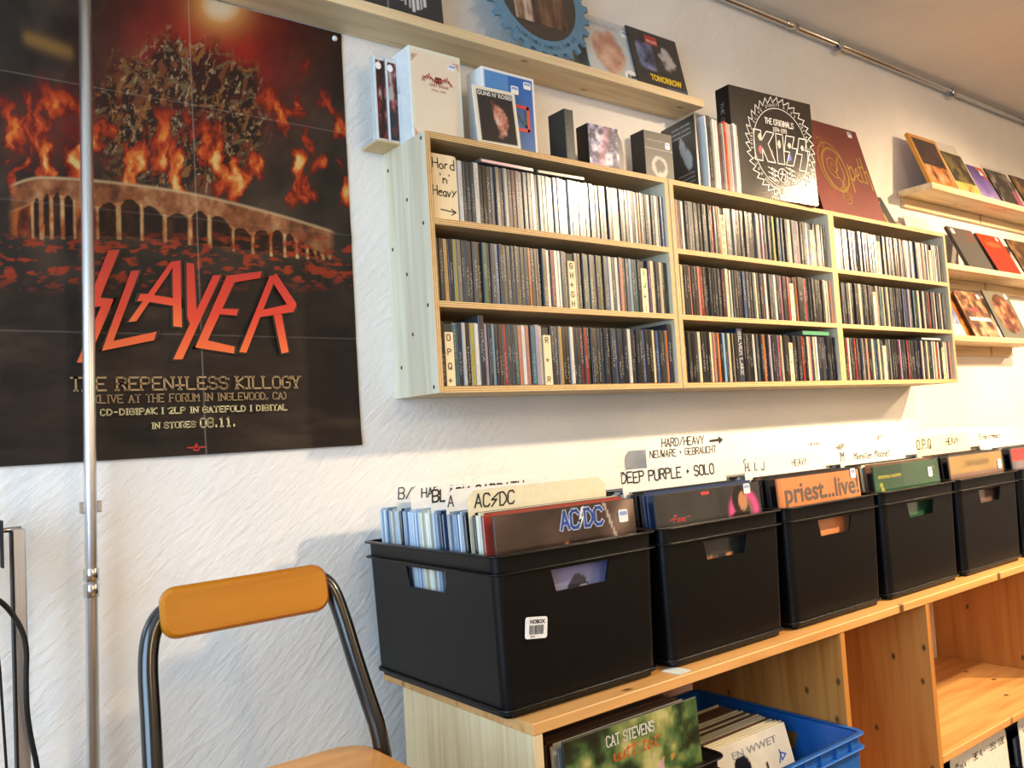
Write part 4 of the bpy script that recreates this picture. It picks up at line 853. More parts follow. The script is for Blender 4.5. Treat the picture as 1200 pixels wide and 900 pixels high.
o = cover_item('record_sleeve', 'bright scarlet record sleeve with bronze block print on the middle pine shelf', 'record', 2.535, -.118, S2, .200, .180, .014, solid('e03018'), '1e1210', .42, 0, 8); price_tag(o, .165, .165, .02, .018); font_text(o, 'HIIIH', .045, .120, .036, plain('a8642c'), -.0008, .11, .001)
cover_item('record_sleeve', 'brown sleeve past the scarlet one on the middle pine shelf', 'record', 2.79, -.115, S2, .19, .18, .006, blotchy(['3a2a20', '6a4a30', 'a8845a'], 5, 47), '2a1e18', .40, 0, 24)
cover_item('record_sleeve', 'sky blue and white sleeve half hidden by the cabinet on the lowest pine shelf', 'record', 2.055, -.112, S3, .185, .185, .004, lambda U, V: blend(blotchy(['3a4a90', '6a84c0', 'd8dce4'], 5, 51)(U, V), (V < .25) * .8, hx3('f0eee8')), 'd8d8d8', .36, 0, 30)
cover_item('record_sleeve', 'orange and brown sleeve tucked between the sky blue and the group sleeve', 'record', 2.175, -.100, S3, .185, .185, .004, blotchy(['6a2c24', 'c8782c', 'e8b84c'], 6, 53), 'b87830', .36, 0, 30)
o = cover_item('record_sleeve', 'brown sleeve with white banner and red word on the lowest pine shelf', 'record', 2.30, -.116, S3, .200, .190, .005, lambda U, V: blend(blotchy(['3a2620', '8a5c40', 'd8b088'], 8, 55)(U, V), (np.abs(V - .40) < .035) * (U > .12) * (U < .95) * 1.0, hx3('f0ece4')), '6a4a38', .36, 0, 44)
mb = MB(); mb.add([(.06, -.0009, .105), (.125, -.0009, .105), (.125, -.0009, .120), (.06, -.0009, .120)], [(0, 1, 2, 3)]); mb.build('red_word_panel', plain('c03038'), o); price_tag(o, .18, .172, .022, .02)
o = cover_item('record_sleeve', 'grey-green sleeve with round brown picture at the end of the lowest pine shelf', 'record', 2.545, -.112, S3, .215, .205, .006, lambda U, V: blend(np.tile(hx3('74746a'), (len(U), 1)), (((U - .52) / .40) ** 2 + ((V - .52) / .42) ** 2 < 1) * 1.0, blotchy(['3a1c14', '7a4030', 'c89068'], 8, 57)(U, V)), '3a3a36', .34, 0, 44); price_tag(o, .185, .185, .022, .02)

# ================================================================== COUNTER AND CRATES
CT = Z0 - .518; CF = -.474
wt = MB().box((-.070, CF, -.018), (3.05, -.020, 0), 0, .0015).build('worktop', M['pine'], None, (0, 0, CT)); tag(wt, 'long pine worktop carrying the row of black crates', 'worktop')
ra = empty('record_counter', (0, 0, 0)); tag(ra, 'open pine record rack under the worktop, upright panels and knotty shelves', 'rack')
zb = CT - .018
MB().box((-.068, CF + .002, 0), (-.050, -.088, zb), 0, .001).build('end_panel', M['pine_pale'], ra)
for x in (.748, 1.104, 1.935, 2.75): MB().box((x, CF + .002, 0), (x + .017, -.06, zb), 0, .001).build('upright_panel', M['pine_z'], ra)
SH = Z0 - .885
MB().box((1.121, CF + .002, SH - .018), (1.935, -.07, SH), 0, .001).build('shelf_board', M['pine'], ra)
MB().box((1.952, CF + .002, SH - .018), (2.75, -.07, SH), 0, .001).build('shelf_board', M['pine'], ra)
MB().box((-.050, CF + .002, SH - .018), (.352, -.07, SH), 0, .001).build('shelf_board', M['pine'], ra)
MB().box((.352, CF + .002, .09), (.368, -.07, SH), 0, .001).build('upright_panel', M['pine_z'], ra)
MB().box((.368, CF + .002, SH - .113), (.748, -.07, SH - .095), 0, .001).build('shelf_board', M['pine'], ra)
MB().box((-.050, CF + .002, .06), (2.75, -.07, .078), 0, .001).build('base_board', M['pine'], ra)

def crate_mesh(W, D, H, mat_name='crate', foot=True, handles=('front', 'left', 'right', 'back')):
    """tapered stacking crate with two rim flanges, hand holes and a foot ridge; origin bottom centre"""
    mb = MB(); t = .0035; r = .015
    def dims(z): k = z / H; return W * (.905 + .050 * k) / 2, D * (.950 + .020 * k) / 2
    z0, z1 = .012, H
    def wall(side):
        hole = side in handles
        def P(s, z, inn):
            hw, hd = dims(z); off = t if inn else 0
            if side == 'front': return ((hw - r) * s, -hd + off, z)
            if side == 'back': return ((hw - r) * s, hd - off, z)
            if side == 'left': return (-hw + off, (hd - r) * s, z)
            return (hw - off, (hd - r) * s, z)
        o_ = [(-1, z0), (1, z0), (1, z1), (-1, z1)]
        wid = (W if side in ('front', 'back') else D) / 2 - r
        c0 = .0
        hw_ = .068 / wid; h_ = [(c0 - hw_ * .86, H - .071), (c0 + hw_ * .86, H - .071), (c0 + hw_, H - .036), (c0 - hw_, H - .036)]
        if hole:
            for inn in (0, 1):
                A = [P(s, z, inn) for s, z in o_]; B_ = [P(s, z, inn) for s, z in h_]
                mb.add(A + B_, [(0, 1, 5, 4), (1, 2, 6, 5), (2, 3, 7, 6), (3, 0, 4, 7)])
            A = [P(s, z, 0) for s, z in h_]; B_ = [P(s, z, 1) for s, z in h_]; mb.add(A + B_, [(0, 1, 5, 4), (1, 2, 6, 5), (2, 3, 7, 6), (3, 0, 4, 7)])
        else:
            for inn in (0, 1): mb.add([P(s, z, inn) for s, z in o_], [(0, 1, 2, 3)])
    for s_ in ('front', 'back', 'left', 'right'): wall(s_)
    for sx in (-1, 1):
        for sy in (-1, 1):
            for off in (0, t):
                vs_ = []
                for z in (z0, z1):
                    hw, hd = dims(z)
                    for i in range(6):
                        a = math.pi / 2 * i / 5; vs_.append((sx * (hw - r + (r - off) * math.cos(a)), sy * (hd - r + (r - off) * math.sin(a)), z))
                mb.add(vs_, [(i, i + 1, i + 7, i + 6) for i in range(5)], 0, True)
    def ring(za, zb_, out_, inn_):
        loops = []
        for (z, e) in ((za, inn_), (za, out_ - .0008), (za + .0008, out_), (zb_ - .0010, out_), (zb_, out_ - .0012), (zb_, inn_)):
            hw, hd = dims(min(z, H)); loops.append([(x, y, z) for x, y in rrect(-hw - e, hw + e, -hd - e, hd + e, r + e, 5)])
        mb.loft(loops, 0, False, True, True)
    ring(H - .003, H, .010, -.0035); ring(H - .030, H - .027, .010, -.002); ring(.010, .016, .005, -.003); ring(.001, .010, -.004, -.010)
    hw, hd = dims(.01); fl = rrect(-hw, hw, -hd, hd, r, 5)
    mb.loft([[(x, y, .011) for x, y in fl], [(x, y, .014) for x, y in fl]], 0, True, False)
    return mb.mesh('crate_body', M[mat_name])
CRW, CRD, CRH = .362, .420, .249
CM = crate_mesh(CRW, CRD, CRH)
CX = [.075 + .3695 * i for i in range(7)]; CY = -.450 + CRD / 2 + .002
CRLAB = ['black crate with the barcode sticker, at the end of the row by the chair', 'black crate holding the dark sleeve with a pink-haloed figure, beside the stickered crate', 'black crate holding the orange sleeve', 'black crate holding the dark green sleeve',
         'black crate holding the tan and mauve sleeve', 'black crate next past the tan and mauve sleeve', 'black crate at the far end of the worktop']
for i, x in enumerate(CX):
    o = link('record_crate', CM, None, (x, CY, CT)); tag(o, CRLAB[i], 'crate', 'black record crates on the worktop')
    if i == 0:
        s = MB(); plate(s, rrect(-.022, .022, -.0165, .0165, .004, 3), -.0008, 0); p = s.build('barcode_sticker', WH, o, (-.102, -.2045, .130), (-.012, math.radians(7), 0))
        font_text(p, 'HOBOX', -.013, .0065, .0085, plain('1a1a1a'), -.0012, .030, .0003)
        mb = MB(); x_ = -.014
        while x_ < .014:
            wv = random.choice((.0004, .0007, .0011)); mb.add([(x_, -.0012, -.010), (x_ + wv, -.0012, -.010), (x_ + wv, -.0012, .004), (x_, -.0012, .004)], [(0, 1, 2, 3)]); x_ += wv + random.choice((.0005, .0008))
        mb.build('barcode', plain('2a2a2a'), p); text_on(p, 'IIIIIII', -.012, -.0145, .003, plain('2a2a2a'), -.0012, .0005)

LPW, LPH = .310, .292
def lp_mesh(t_): 
    m_ = MB().box((-LPW / 2, 0, 0), (LPW / 2, t_, LPH), 0, min(.0012, t_ * .3)); m_.box((-LPW / 2 + .004, t_ * .3, LPH), (LPW / 2 - .004, t_ * .36, LPH + .004)); return m_.mesh('record_sleeve', M['sleeve'])
LPM = [lp_mesh(t_) for t_ in (.0045, .006, .0085)]; LPT = (.0045, .006, .0085)
LPC = {'pale-blue': 'aebfd2', 'blue-grey': '7f93ac', 'white': 'dfe3e4', 'black': '1c1d20', 'grey': '8d949a', 'navy': '2d4166', 'cream': 'd9d2b8', 'brown': '5a4032', 'red': '9c3a2c', 'teal': '3d6a80'}  # pale-blue and blue-grey: daylight sheen on the plastic put into the sleeve colour
FLOORZ = CT + .0145
def lean_lp(i, y, t_i, cn, lab, grp, dx=0, lean=.06):
    o = link('record_sleeve', LPM[t_i], None, (CX[i] + dx, y, FLOORZ), (-lean, 0, random.uniform(-.0015, .0015))); o.color = tuple(np.clip(np.array(hx(LPC[cn])) * random.uniform(.85, 1.15), 0, 1)); tag(o, lab, 'record', grp); return o
def card_item(i, y, top, lines, lab, w_=.306, dx=0, lean=.06, mat='card', kind='divider_card'):
    h_ = top - FLOORZ; o = empty(kind, (CX[i] + dx, y, FLOORZ), (-lean, 0, random.uniform(-.0015, .0015))); tag(o, lab, 'divider card', 'hand-lettered divider cards in the crates')
    c_ = .014; plate(m_ := MB(), [(-w_ / 2, 0), (w_ / 2, 0), (w_ / 2, h_ - c_), (w_ / 2 - c_, h_), (-w_ / 2 + c_, h_), (-w_ / 2, h_ - c_)], 0, .0012); m_.build('sheet', M[mat], o)
    for (t_, x, dz, hh, wd_, sl) in lines: text_on(o, t_, x, h_ - dz + .005, hh, M['ink'], -.0008, wd_, slant=sl, jit=.035)
    return o
# what stands in each crate, from the front backwards: number of sleeves, then a card
PLAN = {0: [(6, None), ('AC', None), (8, None), ('A', None), (6, None), ('BS', None), (9, None), ('H2', None), (5, None), ('BC', None), (8, None)]}
CARDS = {'AC': (Z0 - .172, [('AC~DC', -.140, .034, .021, .0026, .12)], 'cream divider card lettered AC bolt DC, behind the front sleeves of the stickered crate', -.003, 'cardcream'),
         'A': (Z0 - .172, [('A', -.150, .033, .018, .0020, .1)], 'white divider card lettered with a single A', -.002, 'card'),
         'BS': (Z0 - .168, [('BLACK SABBATH', -.150, .030, .020, .0030, .1)], 'white divider card lettered Bl with partly hidden words, in the stickered crate', 0, 'card'),
         'H2': (Z0 - .166, [('HARD ROCK', -.13, .028, .016, .0022, .1)], 'white divider card with mostly hidden lettering in the stickered crate', .004, 'card'),
         'BC': (Z0 - .162, [('B/C', -.150, .034, .020, .0020, .1), ('HARD/HEAVY', -.02, .026, .014, .0016, .1)], 'white divider card lettered B slash C at the back of the stickered crate', 0, 'card')}
front_y = -.428; LPL = []
CRTINY = ['with the barcode sticker', 'with the pink-haloed sleeve', 'with the orange sleeve', 'with the dark green sleeve', 'with the tan sleeve', 'past the tan sleeve', 'at the far end']
for i in range(7):
    if i == 0: seq = PLAN[0]
    else: seq = [(7, None), ('c0', None), (10, None), ('c1', None), (9, None), ('c2', None), (8, None)] if i < 6 else [(10, None), ('c0', None), (8, None)]
    y = front_y + .0055; first = True
    tot = sum(s[0] for s in seq if isinstance(s[0], int)); ncard = sum(1 for s in seq if not isinstance(s[0], int)); pitch = (.372 - .010 - .006 * ncard) / (tot + 1)
    names = list(LPC)
    for s, _ in seq:
        if isinstance(s, int):
            for k in range(s):
                if first: first = False; y += pitch + .002; continue
                if i == 0: cn = random.choice(['pale-blue', 'blue-grey', 'white', 'pale-blue', 'grey', 'blue-grey', 'navy', 'cream', 'black', 'teal'] if y > front_y + .07 else ['black', 'brown', 'black', 'white', 'red', 'grey', 'cream'])
                else: cn = random.choice(['black', 'grey', 'white', 'brown', 'navy', 'cream', 'black'])
                lpnew = lean_lp(i, y, random.choice((0, 1, 1)) if pitch > .0075 else random.choice((0, 0, 1)), cn, None, f'records in the crate {CRTINY[i]}', random.uniform(-.004, .004)); LPL.append((lpnew, cn, i))
                y += pitch
        else:
            y += .004
            if i == 0: top, lines, lab, dx, mt_ = CARDS[s]; card_item(0, y - .0015, top, lines, lab, .306, dx, .06, mt_)
            else:
                q = {(1, 'c0'): (Z0 - .166, [('DEEP PURPLE + SOLO', -.155, .030, .020, .0028, .05)], 'white card lettered Deep Purple plus Solo behind the pink-haloed sleeve'),
                     (1, 'c1'): (Z0 - .176, [('Mo i d e', -.05, .022, .014, .0016, .1)], 'white card with faint half-hidden marker words behind the Deep Purple plus Solo card'),
                     (1, 'c2'): (Z0 - .184, [('Moid', -.09, .022, .014, .0016, .1)], 'white card at the back of the crate behind the pink-haloed sleeve'),
                     (2, 'c0'): (Z0 - .166, [('H, I, J', -.15, .034, .017, .0022, .1), ('HEAVY', .02, .034, .015, .0014, .1)], 'white card lettered H I J and Heavy behind the orange sleeve'),
                     (2, 'c1'): (Z0 - .172, [('ORTON', -.02, .022, .013, .0018, .1)], 'white card with half-hidden capital letters behind the H I J card'),
                     (2, 'c2'): (Z0 - .184, [('H.O.', .02, .022, .013, .0018, .1)], 'white card at the back of the crate with the orange sleeve'),
                     (3, 'c0'): (Z0 - .166, [('M', -.15, .036, .022, .0022, .1), ('Monster Magnet', -.09, .036, .018, .0016, .1)], 'white card lettered M and two capital-M words behind the dark green sleeve'),
                     (3, 'c1'): (Z0 - .158, [('HARD', .0, .022, .013, .0018, .1)], 'white card with partly hidden words behind the card lettered M'),
                     (3, 'c2'): (Z0 - .152, [('HEAVY', .02, .022, .013, .0016, .1)], 'white card at the back of the crate with the dark green sleeve'),
                     (4, 'c0'): (Z0 - .155, [('O,P,Q', -.15, .040, .024, .0030, .1), ('-HEAVY-', .0, .036, .018, .0024, .1)], 'cream card lettered O P Q and Heavy behind the tan and mauve sleeve'),
                     (4, 'c1'): (Z0 - .150, [('S', .08, .022, .013, .0018, .1)], 'white card just behind the O P Q card'),
                     (4, 'c2'): (Z0 - .148, [('ROCK', .0, .022, .013, .0018, .1)], 'white card at the back of the crate with the tan and mauve sleeve'),
                     (5, 'c0'): (Z0 - .150, [('S Hard+Heavy', -.15, .036, .016, .0020, .1)], 'white card lettered S and two words, crate past the tan and mauve sleeve'),
                     (5, 'c1'): (Z0 - .146, [('S', -.1, .022, .013, .0018, .1)], 'white card behind the S card past the tan and mauve sleeve'),
                     (5, 'c2'): (Z0 - .146, [('T', -.1, .022, .013, .0018, .1)], 'white card at the back of the crate past the tan and mauve sleeve'), (6, 'c0'): (Z0 - .15, [('W', -.1, .03, .016, .0018, .1)], 'white card lettered W in the far end crate')}[(i, s)]
                card_item(i, y - .0015, q[0], q[1], q[2], .306, 0, .06, 'cardcream' if (i, s) == (4, 'c0') else 'card')
for k, (o, cn, i) in enumerate(LPL):
    pv = LPL[k - 1] if k and LPL[k - 1][2] == i else None; nx_ = LPL[k + 1] if k + 1 < len(LPL) and LPL[k + 1][2] == i else None
    o['label'] = (f'{cn} record between {pv[1]} and {nx_[1]} ones' if pv and nx_ else f'{cn} record just behind the front sleeve' if nx_ else f'{cn} record rearmost of all') + f', crate {CRTINY[i]}'
# the big sign card in the second crate
sg = card_item(2, -.051, Z0 - .112, [('HARD/HEAVY', -.095, .030, .020, .0026, .05), ('NEUWARE + GEBRAUCHT', -.140, .055, .017, .0022, .05)], 'large white chamfered sign card lettered Hard slash Heavy with a bold arrow', .306, 0, .02)
ah = LPH
h_ = Z0 - .112 - FLOORZ; mb = MB(); mb.add([(.085, -.0010, h_ - .017), (.122, -.0010, h_ - .015), (.122, -.0010, h_ - .008), (.140, -.0010, h_ - .019), (.122, -.0010, h_ - .030), (.122, -.0010, h_ - .022), (.085, -.0010, h_ - .023)], [(0, 1, 2, 3, 4, 5, 6)]); mb.build('arrow', M['ink'], sg)

# front sleeves with their prints
def front_lp(i, painter, lab, side, dx=0, yy=front_y, n=50, lean=.05, film=True, w_=LPW):
    o = empty('record_sleeve', (CX[i] + dx - w_ / 2, yy, FLOORZ), (-lean, 0, 0)); tag(o, lab, 'record', None)
    MB().box((0, 0, 0), (w_, .0048, LPH), 0, .001).build('sleeve', plain(side, .35), o); grid_print('cover_print', w_ - .002, LPH - .002, painter, o, -.0003, .001, .001, n)
    if film: MB().box((-.0006, -.0018, 0), (w_ + .0006, -.0014, LPH + .006)).build('film_bag', M['film'], o)
    return o
def p_acdc(U, V):
    c = cramp(np.clip(fbm(U * 5, V * 5, 61) * 1.2 - .1, 0, 1), [(.2, '2a1c17'), (.6, '48322a'), (.9, '5c463a')])
    arc = 1 - smooth(V - .66 - .09 * np.sqrt(np.clip(1 - ((U - .55) / .5) ** 2, 0, 1)), -.005, .01); c = blend(c, arc * .9, cramp(V, [(.5, 'a8a8cc'), (.66, '7f80b4'), (.78, '5a5684')]))
    c = blend(c, np.exp(-((U - .84 - (V - .8) * .6) / .07) ** 2) * smooth(V, .74, .95) * .6, hx3('c8a890')); c = blend(c, (np.abs(U - .80 + (V - .9) * .35) < .008) * (V > .72) * .8, hx3('d8c8b8'))
    for a, cc in ((.50, '2a1e1c'), (.47, 'c07a54')): c = blend(c, ((((U - a) / .022) ** 2 + ((V - .745) / .07) ** 2) < 1) * .9, hx3(cc))
    c = blend(c, (V < .5) * 1.0, hx3('6a4634')); c = blend(c, (((U - .52) / .1) ** 2 + ((V - .42) / .2) ** 2 < 1) * .9, hx3('1c1a1a')); c = blend(c, (U < .3) * (V < .6) * .9, hx3('d8d0c4')); return blend(c, (((U - .56) / .04) ** 2 + ((V - .5) / .06) ** 2 < 1) * .9, hx3('d8d4cc'))
o = front_lp(0, p_acdc, 'brown front sleeve with blue outlined letters and a bolt, in the stickered crate', '3a2a24', .004, n=80)
wq = plain('c9d6ee', .4); bq = plain('2f55a8', .4)
for (t_, x) in (('AC', .136), ('DC', .190)):
    text_on(o, t_, x, .256, .028, wq, -.0010, .0085, gap=.3); text_on(o, t_, x, .256, .028, bq, -.0013, .0052, gap=.3)
mb = MB(); mb.add([(.183, -.0013, .288), (.176, -.0013, .268), (.182, -.0013, .270), (.176, -.0013, .250), (.188, -.0013, .274), (.182, -.0013, .272), (.189, -.0013, .290)], [list(range(7))]); mb.build('bolt', plain('e8ecf0', .4), o)
price_tag(o, .279, .264, .022, .022, -.0025)
def p_fame(U, V):
    c = cramp(fbm(U * 5, V * 5, 63), [(.2, '2f2f30'), (.8, '464645')]); d = np.sqrt(((U - .82) / .17) ** 2 + ((V - .82) / .17) ** 2)
    c = blend(c, (1 - smooth(np.abs(d - .72), .02, .30)) * .95, hx3('e8559a')); c = blend(c, (1 - smooth(np.abs(d - .45), .02, .14)) * .25, hx3('f0a878'))
    c = blend(c, (1 - smooth(((U - .78) / .075) ** 2 + ((V - .90) / .10) ** 2, .8, 1.1)) * 1.0, hx3('1d1715')); c = blend(c, (1 - smooth(((U - .815) / .045) ** 2 + ((V - .89) / .07) ** 2, .8, 1.1)) * 1.0, hx3('c28a64'))
    c = blend(c, (1 - smooth(((U - .78) / .12) ** 2 + ((V - .76) / .07) ** 2, .8, 1.1)) * 1.0, hx3('26201e')); c = blend(c, (np.abs(U - .5) < .16) * (np.abs(V - .47) < .1) * smooth(fbm(U * 16, V * 5, 7), .5, .6), hx3('c88a60')); return c
o = front_lp(1, p_fame, 'dark grey front sleeve with a pink-haloed dark-haired figure', '333333', -.003, n=80)
text_on(o, 'Fame', .045, .238, .012, plain('d8453c'), -.0010, .0018, slant=.2); mb = MB(); ribbons(mb, [[(.035, .243), (.044, .244)], [(.083, .245), (.092, .246)]], .0015, -.001); mb.build('dash_marks', plain('d8453c'), o)
mb = MB(); mb.add([(.128, -.001, .281), (.152, -.001, .281), (.152, -.001, .287), (.128, -.001, .287)], [(0, 1, 2, 3)]); mb.build('red_title_bar', plain('c8403a'), o); price_tag(o, .266, .282, .020, .020, -.0025)
def p_priest(U, V):
    c = cramp(fbm(U * 4, V * 4, 65), [(.2, 'd8834e'), (.8, 'e69662')]); c = blend(c, (U < .035) * .3, hx3('8a5030')); c = blend(c, (((U - .55) / .07) ** 2 + ((V - .735) / .035) ** 2 < 1) * .9, hx3('4a4644'))
    return blend(c, (V < .56) * (U < .36) * (U > .20) * .9, cramp(((U * 40) % 1), [(0, '3a4450'), (.6, '5a646c'), (1, 'd8a078')]))
o = front_lp(2, p_priest, 'orange front sleeve printed priest live in grey letters', 'cf7c48', -.003, n=60); font_text(o, 'priest...live!', .022, .240, .058, plain('6a5e58', .4), -.0010, .282, .0012); price_tag(o, .284, .284, .020, .022, -.0025)
def p_green(U, V):
    c = cramp(np.clip(fbm(U * 3, V * 3, 67) * .7 + (1 - V) * .5, 0, 1), [(.2, '2c4a38'), (.6, '3a6a4a'), (1, '5a9a70')]); return blend(c, (np.abs(U - .09 + (V - .85) * .5) < .012) * (V < .86) * .9, hx3('c8b848'))
o = front_lp(3, p_green, 'dark green front sleeve with small yellow capitals', '2c4034', .0, n=50); font_text(o, 'nmunmnu munmnm', .018, .262, .014, plain('b8b050', .4), -.0010, .105, .0004); font_text(o, 'nn', .275, .270, .014, plain('b8b050', .4), -.0010, .014); price_tag(o, .262, .262, .020, .024, -.0025)
o = front_lp(4, lambda U, V: np.where((V > .84)[:, None], cramp(fbm(U * 4, V * 4, 69), [(.2, 'a5854f'), (.8, 'b8995f')]), cramp(fbm(U * 6, V * 6, 70), [(.2, '6e5248'), (.8, '8d6f66')])), 'tan and mauve front sleeve beside the dark green one', '7a6450', .0, n=50); font_text(o, 'HIIHIIHIIH', .085, .262, .020, plain('8a7040', .4), -.0010, .14, .0004); price_tag(o, .284, .256, .020, .026, -.0025)
o = front_lp(5, lambda U, V: blend(cramp(fbm(U * 6, V * 6, 72), [(.2, '5a5460'), (.8, '9a8e96')]), (V > .88) * 1.0, hx3('b83c38')), 'grey front sleeve with red band past the tan and mauve one', '6a6066', .0, n=40)
front_lp(6, blotchy(['2a2a30', '5a5a60'], 4, 74), 'mottled grey front sleeve in the far end crate', '333338', n=20)
# slip of pale paper on the worktop between two crates
o = MB().box((0, 0, 0), (.035, .04, .0006)).build('paper_slip', plain('dfe8e0', .5), None, (.262, -.468, CT + .0002), (0, 0, .1)); tag(o, 'small pale paper slip on the worktop between two crates', 'paper')

# ---- crates under the worktop
c2 = link('record_crate', crate_mesh(.368, .40, .222), None, (.150 , -.298, SH)); c2.scale = (1, 1, 1); tag(c2, 'black crate of old records under the worktop, leafy green sleeve in front', 'crate')
def p_garden(U, V):
    c = cramp(np.clip(fbm(U * 7, V * 7, 81) * 1.7 - .35, 0, 1), [(0, '15140f'), (.3, '26301c'), (.5, '4c6a3a'), (.7, '8a9050'), (.9, 'c0b878')]); c = blend(c, (fbm(U * 6, V * 4, 83) > .60) * (V < .65) * .8, hx3('1c1714')); c = blend(c, (fbm(U * 11, V * 6, 85) > .66) * (V < .75) * .8, hx3('c88a3a')); return blend(c, (fbm(U * 9 + 3, V * 7, 87) > .68) * (V < .8) * .7, hx3('d8a8b0'))
o = empty('record_sleeve', (-.006, -.478, SH + .016), (-.045, 0, -.01)); tag(o, 'leafy green front sleeve lettered Cat Stevens in the crate under the worktop'.replace('Cat Stevens', 'in white capitals'), 'record')
MB().box((0, 0, 0), (.306, .005, .306), 0, .001).build('sleeve', plain('3a3a2c', .4), o); grid_print('cover_print', .304, .304, p_garden, o, -.0003, .001, .001, 90)
text_on(o, 'CAT STEVENS', .088, .276, .016, plain('e0ddd0', .4), -.0010, .0022, .110, serif=.1); mb = MB()
pol, xe = strokes('uutt tot', .100, .252, .020, slant=.3, jit=.06); ribbons(mb, pol, .0026, -.0011); mb.build('orange_script', plain('d8682c', .4), o)
yy = -.466; LOW = []
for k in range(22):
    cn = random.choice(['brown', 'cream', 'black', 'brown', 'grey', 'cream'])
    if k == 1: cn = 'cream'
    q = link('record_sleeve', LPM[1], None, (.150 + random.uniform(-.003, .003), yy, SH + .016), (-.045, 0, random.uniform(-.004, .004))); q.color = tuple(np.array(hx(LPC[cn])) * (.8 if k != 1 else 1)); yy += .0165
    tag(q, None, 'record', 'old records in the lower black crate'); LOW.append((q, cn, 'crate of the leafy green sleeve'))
bc = link('record_crate', crate_mesh(.372, .44, .258, 'crateblue', True, ('left', 'right')), None, (.556, -.298, SH - .095)); tag(bc, 'bright blue crate sticking out from under the worktop', 'crate')
for k in range(6):
    x = -.13 + k * .052; MB().box((x, -.219, .232), (x + .005, -.2075, .256)).build('rim_rib', M['crateblue'], bc)
def p_hat(U, V):
    c = cramp(fbm(U * 4, V * 4, 91), [(.2, 'c2bfb4'), (.8, 'd6d3c8')]); c = blend(c, (((U - .38) / .10) ** 2 + ((V - .80) / .10) ** 2 < 1) * 1.0, hx3('15151a')); c = blend(c, (((U - .38) / .16) ** 2 + ((V - .745) / .032) ** 2 < 1) * 1.0, hx3('15151a'))
    c = blend(c, (((U - .40) / .075) ** 2 + ((V - .65) / .085) ** 2 < 1) * 1.0, hx3('a8a49c')); return blend(c, (np.abs(U - .66) < .015) * (V > .5) * (V < .78) * 1.0, hx3('2a2a34'))
LP10 = MB().box((-.1275, 0, 0), (.1275, .006, .255), 0, .0012).mesh('small_record_sleeve', M['sleeve'])
o = empty('record_sleeve', (.412, -.440, SH - .0785), (-.25, 0, 0)); tag(o, 'off-white sleeve with a dark hat-like shape in the blue crate', 'record'); MB().box((0, 0, 0), (.255, .005, .255), 0, .001).build('sleeve', plain('c8c5ba', .4), o); grid_print('cover_print', .253, .253, p_hat, o, -.0003, .001, .001, 70)
font_text(o, 'EN WWET', .075, .226, .019, plain('8a8a92'), -.0010, .14, .0002); mb = MB(); ribbons(mb, [[(.208, .187), (.218, .204), (.232, .198), (.218, .190), (.215, .210)]], .0035, -.001); mb.build('blue_scribble', plain('4a6ab8'), o)
yy = -.432
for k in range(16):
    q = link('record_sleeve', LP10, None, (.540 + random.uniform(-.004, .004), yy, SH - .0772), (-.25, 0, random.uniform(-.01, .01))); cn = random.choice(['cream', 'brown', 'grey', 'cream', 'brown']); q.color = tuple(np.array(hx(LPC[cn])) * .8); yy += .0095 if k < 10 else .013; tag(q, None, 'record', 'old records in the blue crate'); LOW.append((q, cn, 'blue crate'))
# crate with price cards below the knotty shelf
c3 = link('record_crate', crate_mesh(.362, .40, .245), None, (1.36, -.288, .078)); tag(c3, 'black crate with a white price card under the knotty shelf', 'crate')
c4 = link('record_crate', crate_mesh(.362, .40, .245), None, (1.735, -.288, .078)); tag(c4, 'black crate further along under the knotty shelf', 'crate')
for k, (xc, t1) in enumerate(((1.36, ('Maxis', '9$ 4,-', '3St 10$')), (1.735, ('LPs', '', '5$')))):
    o = empty('price_card', (xc, -.452, .095), (-.03, 0, 0)); tag(o, ['white price card lettered with marker prices under the knotty shelf', 'second white price card further along under the knotty shelf'][k], 'price card')
    h_ = .343; plate(m := MB(), rrect(-.150, .150, 0, h_, .014, 4), 0, .0015); m.build('sheet', M['card'], o)
    for j, t_ in enumerate(t1):
        if t_: text_on(o, t_, -.125 + j * .09, h_ - .035, .016, M['ink'], -.0008, .0018, jit=.04)
    yy = -.440
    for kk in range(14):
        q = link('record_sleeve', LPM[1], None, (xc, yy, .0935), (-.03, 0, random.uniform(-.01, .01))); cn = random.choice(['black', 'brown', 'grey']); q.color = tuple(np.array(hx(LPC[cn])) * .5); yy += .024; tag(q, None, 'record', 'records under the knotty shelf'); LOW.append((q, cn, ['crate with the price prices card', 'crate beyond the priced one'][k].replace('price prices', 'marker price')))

for k, (o, cn, pl_) in enumerate(LOW):
    pv = LOW[k - 1] if k and LOW[k - 1][2] == pl_ else None; nx_ = LOW[k + 1] if k + 1 < len(LOW) and LOW[k + 1][2] == pl_ else None
    o['label'] = (f'old {cn} record between {pv[1]} and {nx_[1]} ones' if pv and nx_ else f'old {cn} record right behind the front one' if nx_ else f'old {cn} record rearmost of all') + f', {pl_}'
# ================================================================== CHAIR
ch = empty('high_chair', (-.43, -.48, 0)); tag(ch, 'high chair with honey-varnished wooden seat and backrest on a black tube frame', 'chair')
def rel(x, y, z): return (x + .43, y + .48, Z0 + z)
